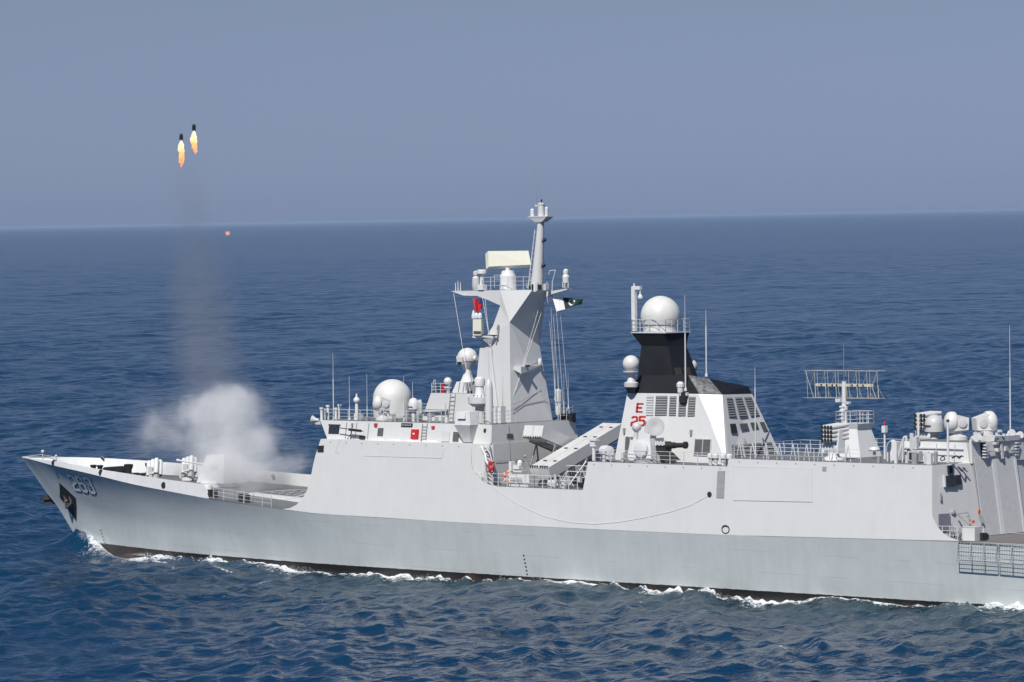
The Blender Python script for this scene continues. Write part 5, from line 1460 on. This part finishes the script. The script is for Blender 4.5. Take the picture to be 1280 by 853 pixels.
# port part of the hangar face
AP = [V(sidept(105.75, 5.2)), V((106.9, -3.05, 5.2)), V((105.95, -3.05, 10.53)), V(sidept(105.38, 10.53))]
def ap(u, v, off=.02): return AP[0].lerp(AP[1], u).lerp(AP[3].lerp(AP[2], u), v) + V((off, -off * .25, .004))
def ap_patch(u0, u1, v0, v1, name, m_, d_=.05, off=.01):
    return MB().plate([ap(u0, v0, off), ap(u1, v0, off), ap(u1, v1, off), ap(u0, v1, off)], (d_, -d_ * .25, 0)).build(name, m_, hangar, smooth=0)
ap_patch(.28, .55, .70, .85, 'control_window', 'glass', .12); ap_patch(.57, .66, .72, .85, 'window_cast_shadow', 'dark', .14); ap_patch(.37, .47, .88, .985, 'speaker_box', 'dark', .16)  # dark strip beside the window is its cast shadow, painted on
ap_patch(.26, .29, .70, .86, 'window_frame', 'rail', .15)
ap_patch(.13, .36, .10, .34, 'door', mat('door_bluegrey', (.17, .18, .22), .5), .05); ap_patch(.17, .2, .52, .62, 'handle_rail', 'steel', .08)
for u, v in ((.6, .96), (.72, .95)):
    MB().bar(ap(u, v, .15), ap(u + .07, v - .06, .35), .08).build('floodlight', 'steel', hangar)
# davit, locker and stanchions at the flight deck edge
m_ = MB(); b0 = V((108, -6.9, 5.98)); m_.bar((106.32, -5.6, 6.94), (107.89, -6, 6.09), .05); m_.bar((106.39, -5.6, 6.97), (107.95, -6.6, 7.17), .04); m_.bar((107.88, -6.6, 7.23), (108.35, -6.6, 6.09), .06); m_.ball((105.94, -5.6, 7.04), .25, 1, 10)
for k in range(5): m_.ball((107.92, -6.6, 6.94) if k == 0 else V((107.92, -6.6, 6.94)) + V((.12 * k, 0, -.25 * k)), .09, 1, 8)
m_.build('stores_davit', 'steel', ship)
lk0 = V((107.92, -7.2, 5.13)); lk = MB().bb(lk0.x, lk0.x + 1.05, -7.3, -6.4, 5.2, 6.15)
lko = lk.build('deck_locker', 'white', origin=(lk0.x + .5, -6.85, 5.2), smooth=0); tag(lko, 'plain white deck locker standing at the flight deck edge by the net', 'locker')
MB().bb(-.54, .54, -.47, .47, .95, 1.0).build('lid', 'fit', lko, smooth=0)
m_ = MB()
for k in range(14):
    c_ = V((random.uniform(106.4, 107.4), random.uniform(-7.4, -6.5), 5.25)); MB().bar(c_, c_ + V((random.uniform(-.3, .3), random.uniform(-.2, .2), random.uniform(.4, 1.3))), .045).build('stanchion', 'steel', ship, smooth=0)
m_ = MB()
for k in range(5): m_.box((109.4 + random.uniform(-.3, .6), -6.6 + random.uniform(-.2, .2), 5.5), (.25, .25, random.uniform(.3, .6)))
m_.build('tie_down_gear', 'dark', ship, smooth=0)
MB().box((lk0.x + .1, -6.2, 6.5), (.3, .25, .18)).build('marker_float', 'orange', ship, smooth=0)
m_ = MB(); m_.bar((106.67, -3.2, 7.16), (106.6, -3.2, 6.9), .09); m_.build('wind_sock_bag', 'orange', hangar)
m_ = MB(); m_.bar((106.7, -3.2, 6.81), (106.95, -3.1, 6.17), .1); m_.build('hose_nozzle', 'steel', hangar)
rail([sidept(105.9, 5.2, -.15), (107.8, -7.75, 5.25)], 1.0, .6, .025)
# lowered safety nets
def net(x0, x1, zt0):
    m_ = MB(); y0, y1 = -8.02, -8.25; z1 = zt0 - 1.42
    for a_, c_ in (((x0, y0, zt0), (x1, y0, zt0)), ((x0, y1, z1), (x1, y1, z1)), ((x0, y0, zt0), (x0, y1, z1)), ((x1, y0, zt0), (x1, y1, z1))): m_.bar(a_, c_, .04)
    for k in (1, 2): 
        x = x0 + (x1 - x0) * k / 3; m_.bar((x, y0, zt0), (x, y1, z1), .045)
    o = m_.build('safety_net', 'steel', ship, smooth=0)
    m_ = MB()
    for k in range(1, 7):
        t = k / 7; m_.bar((x0, y0 + (y1 - y0) * t, zt0 - 1.42 * t), (x1, y0 + (y1 - y0) * t, zt0 - 1.42 * t), .016)
    for k in range(1, 16):
        x = x0 + (x1 - x0) * k / 16; m_.bar((x, y0, zt0), (x, y1, z1), .010)
    m_.build('netting', 'rail', o, smooth=0)
for k in range(5):
    net(108.05 + k * 3.45, 111.35 + k * 3.45, 5.15)
    m_ = MB()
# ------------------------------------------------------------------ rockets, flare, smoke, spray, haze
def rocket(base, top_px, L, r, flame_l, label, seed):
    """dark rocket climbing on a ragged flame; base = nozzle"""
    rs = random.Random(seed)
    o = V(base)
    m_ = MB(); m_.lathe([(r * .7, 0), (r, .1), (r, L * .72), (r * .8, L * .88), (r * .2, L)], (0, 0, 0), (.0, 0, 1), 14)
    root = empty('rocket', o); root.rotation_euler = (0, R(2), 0)
    tag(root, label, 'rocket', 'rockets climbing above the bow')
    m_.build('rocket_body', 'dark', root)
    f = MB()
    for k in range(4):
        t = k * math.pi / 2 + .4
        f.plate([V((r * .9 * math.cos(t), r * .9 * math.sin(t), .0)), V((r * 1.6 * math.cos(t), r * 1.6 * math.sin(t), -.05)), V((r * 1.5 * math.cos(t), r * 1.5 * math.sin(t), .35)), V((r * .9 * math.cos(t), r * .9 * math.sin(t), .55))], (.02 * math.sin(t), .02 * math.cos(t), 0))
    f.build('fin', 'dark', root, smooth=0)
    # flame: ragged tongues, hottest inside
    def tongue(n_, ln, w_, name, m__):
        mb = MB(); K, NN = 15, 14; vs = []
        for i in range(K + 1):
            t = i / K
            rad_ = w_ * (math.sin(min(1, t * 3.2 + .22) * math.pi / 2)) * (1 - t ** 7) * (1 - .4 * t) + .02
            cx_, cy_ = .08 * math.sin(t * 7 + seed) * t + .08 * t, .06 * math.sin(t * 6 + 2 * seed) * t
            for j in range(NN):
                a_ = 2 * math.pi * j / NN
                rr = rad_ * (1 + (.75 * t + .2) * rs.uniform(-1, 1)) * (1 + .16 * math.sin(t * 13 + seed + 2 * a_))
                vs.append((cx_ + rr * math.cos(a_), cy_ + rr * math.sin(a_), -.12 - ln * t + rs.uniform(-.05, .05)))
        mb.add(vs, [(i * NN + j, i * NN + (j + 1) % NN, (i + 1) * NN + (j + 1) % NN, (i + 1) * NN + j) for i in range(K) for j in range(NN)] + [tuple(range(NN)), tuple(range(K * NN, (K + 1) * NN))])
        return mb.build(name, m__, root, smooth=60)
    tongue(1, flame_l, .235, 'flame', FL)
    return root
def emis(name, ramp, strength):
    """flame colour runs from white hot at the nozzle to red at the tail (object height)"""
    m_ = bpy.data.materials.new(name); m_.use_nodes = True
    n, l = m_.node_tree.nodes, m_.node_tree.links
    n.clear()
    out = n.new('ShaderNodeOutputMaterial'); em = n.new('ShaderNodeEmission')
    tc = n.new('ShaderNodeTexCoord'); sp = n.new('ShaderNodeSeparateXYZ'); nz = n.new('ShaderNodeTexNoise'); nz.inputs['Scale'].default_value = 2.2; nz.inputs['Detail'].default_value = 3
    mr = n.new('ShaderNodeMapRange'); mr.inputs[1].default_value = -2.7; mr.inputs[2].default_value = -.1
    ad = n.new('ShaderNodeMath'); ad.operation = 'MULTIPLY_ADD'; ad.inputs[1].default_value = .9; 
    cr_ = n.new('ShaderNodeValToRGB')
    els = cr_.color_ramp.elements
    for i, (p_, c_) in enumerate(ramp):
        e_ = els[i] if i < 2 else els.new(p_)
        e_.position = p_; e_.color = (*c_, 1)
    l.new(tc.outputs['Object'], sp.inputs[0]); l.new(tc.outputs['Object'], nz.inputs['Vector']); l.new(sp.outputs['Z'], mr.inputs[0])
    sb = n.new('ShaderNodeMath'); sb.operation = 'SUBTRACT'; sb.inputs[1].default_value = .5; l.new(nz.outputs[0], sb.inputs[0])
    l.new(sb.outputs[0], ad.inputs[0]); l.new(mr.outputs[0], ad.inputs[2]); l.new(ad.outputs[0], cr_.inputs[0])
    l.new(cr_.outputs[0], em.inputs[0]); em.inputs[1].default_value = strength; l.new(em.outputs[0], out.inputs[0])
    return m_
FL = emis('rocket_flame', [(0.0, (.75, .22, .16)), (.25, (.9, .34, .16)), (.5, (1.0, .58, .22)), (.75, (1.0, .82, .48)), (1.0, (1.0, .93, .74))], 1.3)
rocket((22.13, 0, 36.42), None, .52, .105, 2.3, 'lower left dark rocket climbing on a longer ragged orange flame', 3)
rocket((23.72, 0, 37.21), None, .52, .105, 1.95, 'upper right dark rocket climbing on a shorter orange flame', 8)
m_ = MB(); fo_ = V((27.58, 0, 28.16)); rs = random.Random(5)
m_.lathe([(.17 * math.cos(R(a)) * rs.uniform(.7, 1.2), .17 * math.sin(R(a))) for a in range(-90, 91, 20)], (0, 0, 0), n=12)
m_.ball((-.2, 0, .1), .07, 1, 8); m_.ball((.17, 0, .12), .06, 1, 8)
em_ = emis('flare_glow', [(0, (.9, .2, .17)), (1, (1, .45, .36))], .85)
flo = m_.build('burning_flare', em_, smooth=60); flo.location = fo_
tag(flo, 'tiny glowing pinkish red flare just below the horizon', 'flare')

def smoke(name, bounds, blobs, dens, col, noise_amt, nscale, label, aniso=.2, warp=1.6, lobes=0):
    """smoke in a closed box: blobs of density broken up by noise"""
    (x0, y0, z0), (x1, y1, z1) = bounds
    c_ = V(((x0 + x1) / 2, (y0 + y1) / 2, (z0 + z1) / 2))
    mb = MB().box((0, 0, 0), (x1 - x0, y1 - y0, z1 - z0))
    m_ = bpy.data.materials.new(name); m_.use_nodes = True
    n, l = m_.node_tree.nodes, m_.node_tree.links
    n.clear()
    out = n.new('ShaderNodeOutputMaterial'); pv = n.new('ShaderNodeVolumePrincipled')
    pv.inputs['Color'].default_value = (*col, 1); pv.inputs['Anisotropy'].default_value = aniso
    tc = n.new('ShaderNodeTexCoord')
    def M_(op, a_, b_=None, cl=False):
        q = n.new('ShaderNodeMath'); q.operation = op; q.use_clamp = cl
        for i, x in enumerate((a_, b_)):
            if x is None: continue
            if isinstance(x, (int, float)): q.inputs[i].default_value = x
            else: l.new(x, q.inputs[i])
        return q.outputs[0]
    nv_ = n.new('ShaderNodeTexNoise'); nv_.inputs['Scale'].default_value = nscale; nv_.inputs['Detail'].default_value = 3
    l.new(tc.outputs['Object'], nv_.inputs['Vector'])
    sb = n.new('ShaderNodeVectorMath'); sb.operation = 'SUBTRACT'; sb.inputs[1].default_value = (.5, .5, .5); l.new(nv_.outputs['Color'], sb.inputs[0])
    sc_ = n.new('ShaderNodeVectorMath'); sc_.operation = 'SCALE'; sc_.inputs['Scale'].default_value = warp * 2; l.new(sb.outputs[0], sc_.inputs[0])
    ad = n.new('ShaderNodeVectorMath'); ad.operation = 'ADD'; l.new(tc.outputs['Object'], ad.inputs[0]); l.new(sc_.outputs[0], ad.inputs[1])
    tot_ = None
    for (bx_, by_, bz_, rx_, ry_, rz_, amp) in blobs:
        s1 = n.new('ShaderNodeVectorMath'); s1.operation = 'SUBTRACT'; s1.inputs[1].default_value = V((bx_, by_, bz_)) - c_; l.new(ad.outputs[0], s1.inputs[0])
        s2 = n.new('ShaderNodeVectorMath'); s2.operation = 'DIVIDE'; s2.inputs[1].default_value = (rx_, ry_, rz_); l.new(s1.outputs[0], s2.inputs[0])
        s3 = n.new('ShaderNodeVectorMath'); s3.operation = 'LENGTH'; l.new(s2.outputs[0], s3.inputs[0])
        e_ = M_('MULTIPLY', M_('SMOOTH_MIN', 1.0, M_('MAXIMUM', M_('SUBTRACT', 1.15, s3.outputs['Value']), 0.0)), amp)
        e_ = M_('MULTIPLY', M_('POWER', M_('MAXIMUM', M_('SUBTRACT', 1.1, s3.outputs['Value']), 0.0), 1.3), amp)
        tot_ = e_ if tot_ is None else M_('ADD', tot_, e_)
    n2 = n.new('ShaderNodeTexNoise'); n2.inputs['Scale'].default_value = nscale * 1.9; n2.inputs['Detail'].default_value = 5; n2.inputs['Roughness'].default_value = .62
    l.new(ad.outputs[0], n2.inputs['Vector'])
    d_ = M_('MULTIPLY', tot_, M_('MAXIMUM', M_('ADD', M_('MULTIPLY', M_('SUBTRACT', n2.outputs[0], .5), noise_amt), 1.0), 0.0))
    if lobes:
        # lobes with a crisp edge, and a thin veil round them
        core = M_('MULTIPLY', M_('SUBTRACT', tot_, M_('ADD', M_('MULTIPLY', n2.outputs[0], lobes), -.12 * lobes)), 1.7, True)
        d_ = M_('ADD', core, M_('MULTIPLY', d_, .32))
    l.new(M_('MULTIPLY', d_, dens), pv.inputs['Density'])
    l.new(pv.outputs[0], out.inputs['Volume'])
    ob = mb.build(name, m_, smooth=0)
    ob.location = c_
    tag(ob, label, 'smoke', kind='stuff')
    return ob
PB = []
rs = random.Random(21)
for (q, r_, a_) in (((26.83, -0, 12.31), (3.6, 3.2, 2.9), 1.1), ((28.3, 0.5, 13.22), (2.7, 2.7, 2.2), 1.0), ((24.29, -0.5, 11.93), (3.2, 3.0, 2.5), .85), ((26.98, 0, 9.53), (4.6, 3.6, 2.4), .9), ((24.9, 0.5, 13.86), (2.4, 2.4, 1.9), .9), ((30.19, 0, 10.65), (2.5, 2.6, 2.4), .95), ((20.83, 1, 12.72), (2.4, 2.2, 1.7), .7), ((29.39, -1, 7.91), (5.0, 3.2, 1.5), .55),
                    ((19.08, 1, 10), (3.8, 2.6, 2.4), .52), ((32.72, 2, 8.06), (2.2, 2.0, 1.6), .62), ((14.83, 2, 10), (3.4, 2.4, 2.2), .36), ((33.7, -3, 6.83), (6.0, 3.4, 1.6), .36), ((36.48, -8.3, 5.58), (4.6, 1.5, 2.6), .22), ((34.16, 3, 8.54), (2.0, 1.6, 1.2), .35)):
    PB.append((*q, *[1.15 * v_ for v_ in r_], a_))
PB.append((*(29.52, -2.8, 8.21), 4.6, 1.8, 2.3, .92))
PB.append((*(31.77, 0, 7.58), 4.5, 3.0, 1.7, .60))
PB.append((*(23.55, -1, 8.23), 3.4, 2.2, 1.7, .48))
PB.append((*(33.27, -5, 6.38), 5.5, 1.6, 1.3, .34))
PB.append((*(17.09, 1.5, 11.35), 4.5, 3.0, 3.2, .34))
PB.append((*(31.32, 1.5, 9.57), 3.0, 2.6, 2.2, .42))
smoke('launch_smoke', ((6, -12, 2.2), (45, 10, 18.5)), PB, .24, (.99, .99, .99), 3.2, .36, 'white puff of launch smoke billowing over the bow gun deck', aniso=-.15, warp=2.2, lobes=1.0)
CB = []
for i in range(9):
    t = i / 8
    q = (24.94, 0, 15.77); q2 = (22.96, 0, 32.9)
    p = V(q).lerp(V(q2), t)
    CB.append((p.x, p.y, p.z, 4.6 - 2.2 * t, 3.6 - 1.4 * t, 3.6, .95 - .68 * t))
smoke('smoke_column', ((12, -7, 14.0), (34, 7, 36)), CB,   .13, (.55, .58, .63), 1.8, .24, 'thin greyish smoke trail rising from the bow towards the two rockets', warp=1.0)

# spray thrown up at the stem and along the hull: loose drops
sp_ = MB(); rs = random.Random(3)
def drop(p, s_):
    o = V(p); k = [V((rs.uniform(-1, 1), rs.uniform(-1, 1), rs.uniform(-.7, .7))) * s_ for _ in range(4)]
    sp_.add([o + q for q in k], [(0, 1, 2), (0, 3, 1), (1, 3, 2), (2, 3, 0)])
for k in range(4200):
    t = rs.random() ** 1.6; x = 9.3 + t * 3.2 + rs.gauss(0, .25)
    y = -float(HW(max(x, 9.3))) - .15 - abs(rs.gauss(0, .35)) * (1 + t); z = 1.2 - .5 * t + abs(rs.gauss(0, .45)) * (1 - .5 * t)
    drop((x, y, z), rs.uniform(.008, .032))
for x0, a_, w_ in ((20.5, .35, 1.2), (24, .4, 1.6), (29, .5, 1.8), (32, .35, 1.4), (42, .45, 1.8), (57, .5, 1.4), (68.3, .75, 1.5), (73.0, .85, 1.2), (74, .5, 2.5), (64.6, .6, .3), (97, .6, 1.0), (86, .35, 2.5), (106, .4, 3)):
    for k in range(520):
        x = x0 + rs.gauss(0, w_); y = -float(HW(x)) - .1 - abs(rs.gauss(0, .4)); z = .1 + abs(rs.gauss(0, a_ * .5)) * max(0.1, 1 - abs(x - x0) / (2.2 * w_))
        drop((x, y, z), rs.uniform(.01, .038))
spo = sp_.build('sea_spray', mat('spray_white', (.80, .83, .85), .6), smooth=0)
tag(spo, 'white spray thrown up where the hull cuts the water', 'spray', kind='stuff')

HAZE = 2.0e-5
hz = MB().bb(-FAR - 300, FAR + 300, -FAR - 300, FAR + 300, -3.0, 46.0)
hm_ = bpy.data.materials.new('haze_air'); hm_.use_nodes = True
n, l = hm_.node_tree.nodes, hm_.node_tree.links
n.clear()
out = n.new('ShaderNodeOutputMaterial'); pv = n.new('ShaderNodeVolumePrincipled')
pv.inputs['Color'].default_value = (.47, .61, .82, 1); pv.inputs['Density'].default_value = HAZE
l.new(pv.outputs[0], out.inputs['Volume'])
hzo = hz.build('haze', hm_, smooth=0)
tag(hzo, 'faint blue haze over the distant sea', 'haze', kind='stuff')

# thing > part > sub-part and no further: flatten deeper pieces on to their part
def depth(o):
    k = 0
    while o.parent is not None:
        o = o.parent; k += 1
    return k
moves = True
while moves:
    moves = [o for o in bpy.data.objects if depth(o) > 2]
    for o in moves:
        o.parent = o.parent.parent
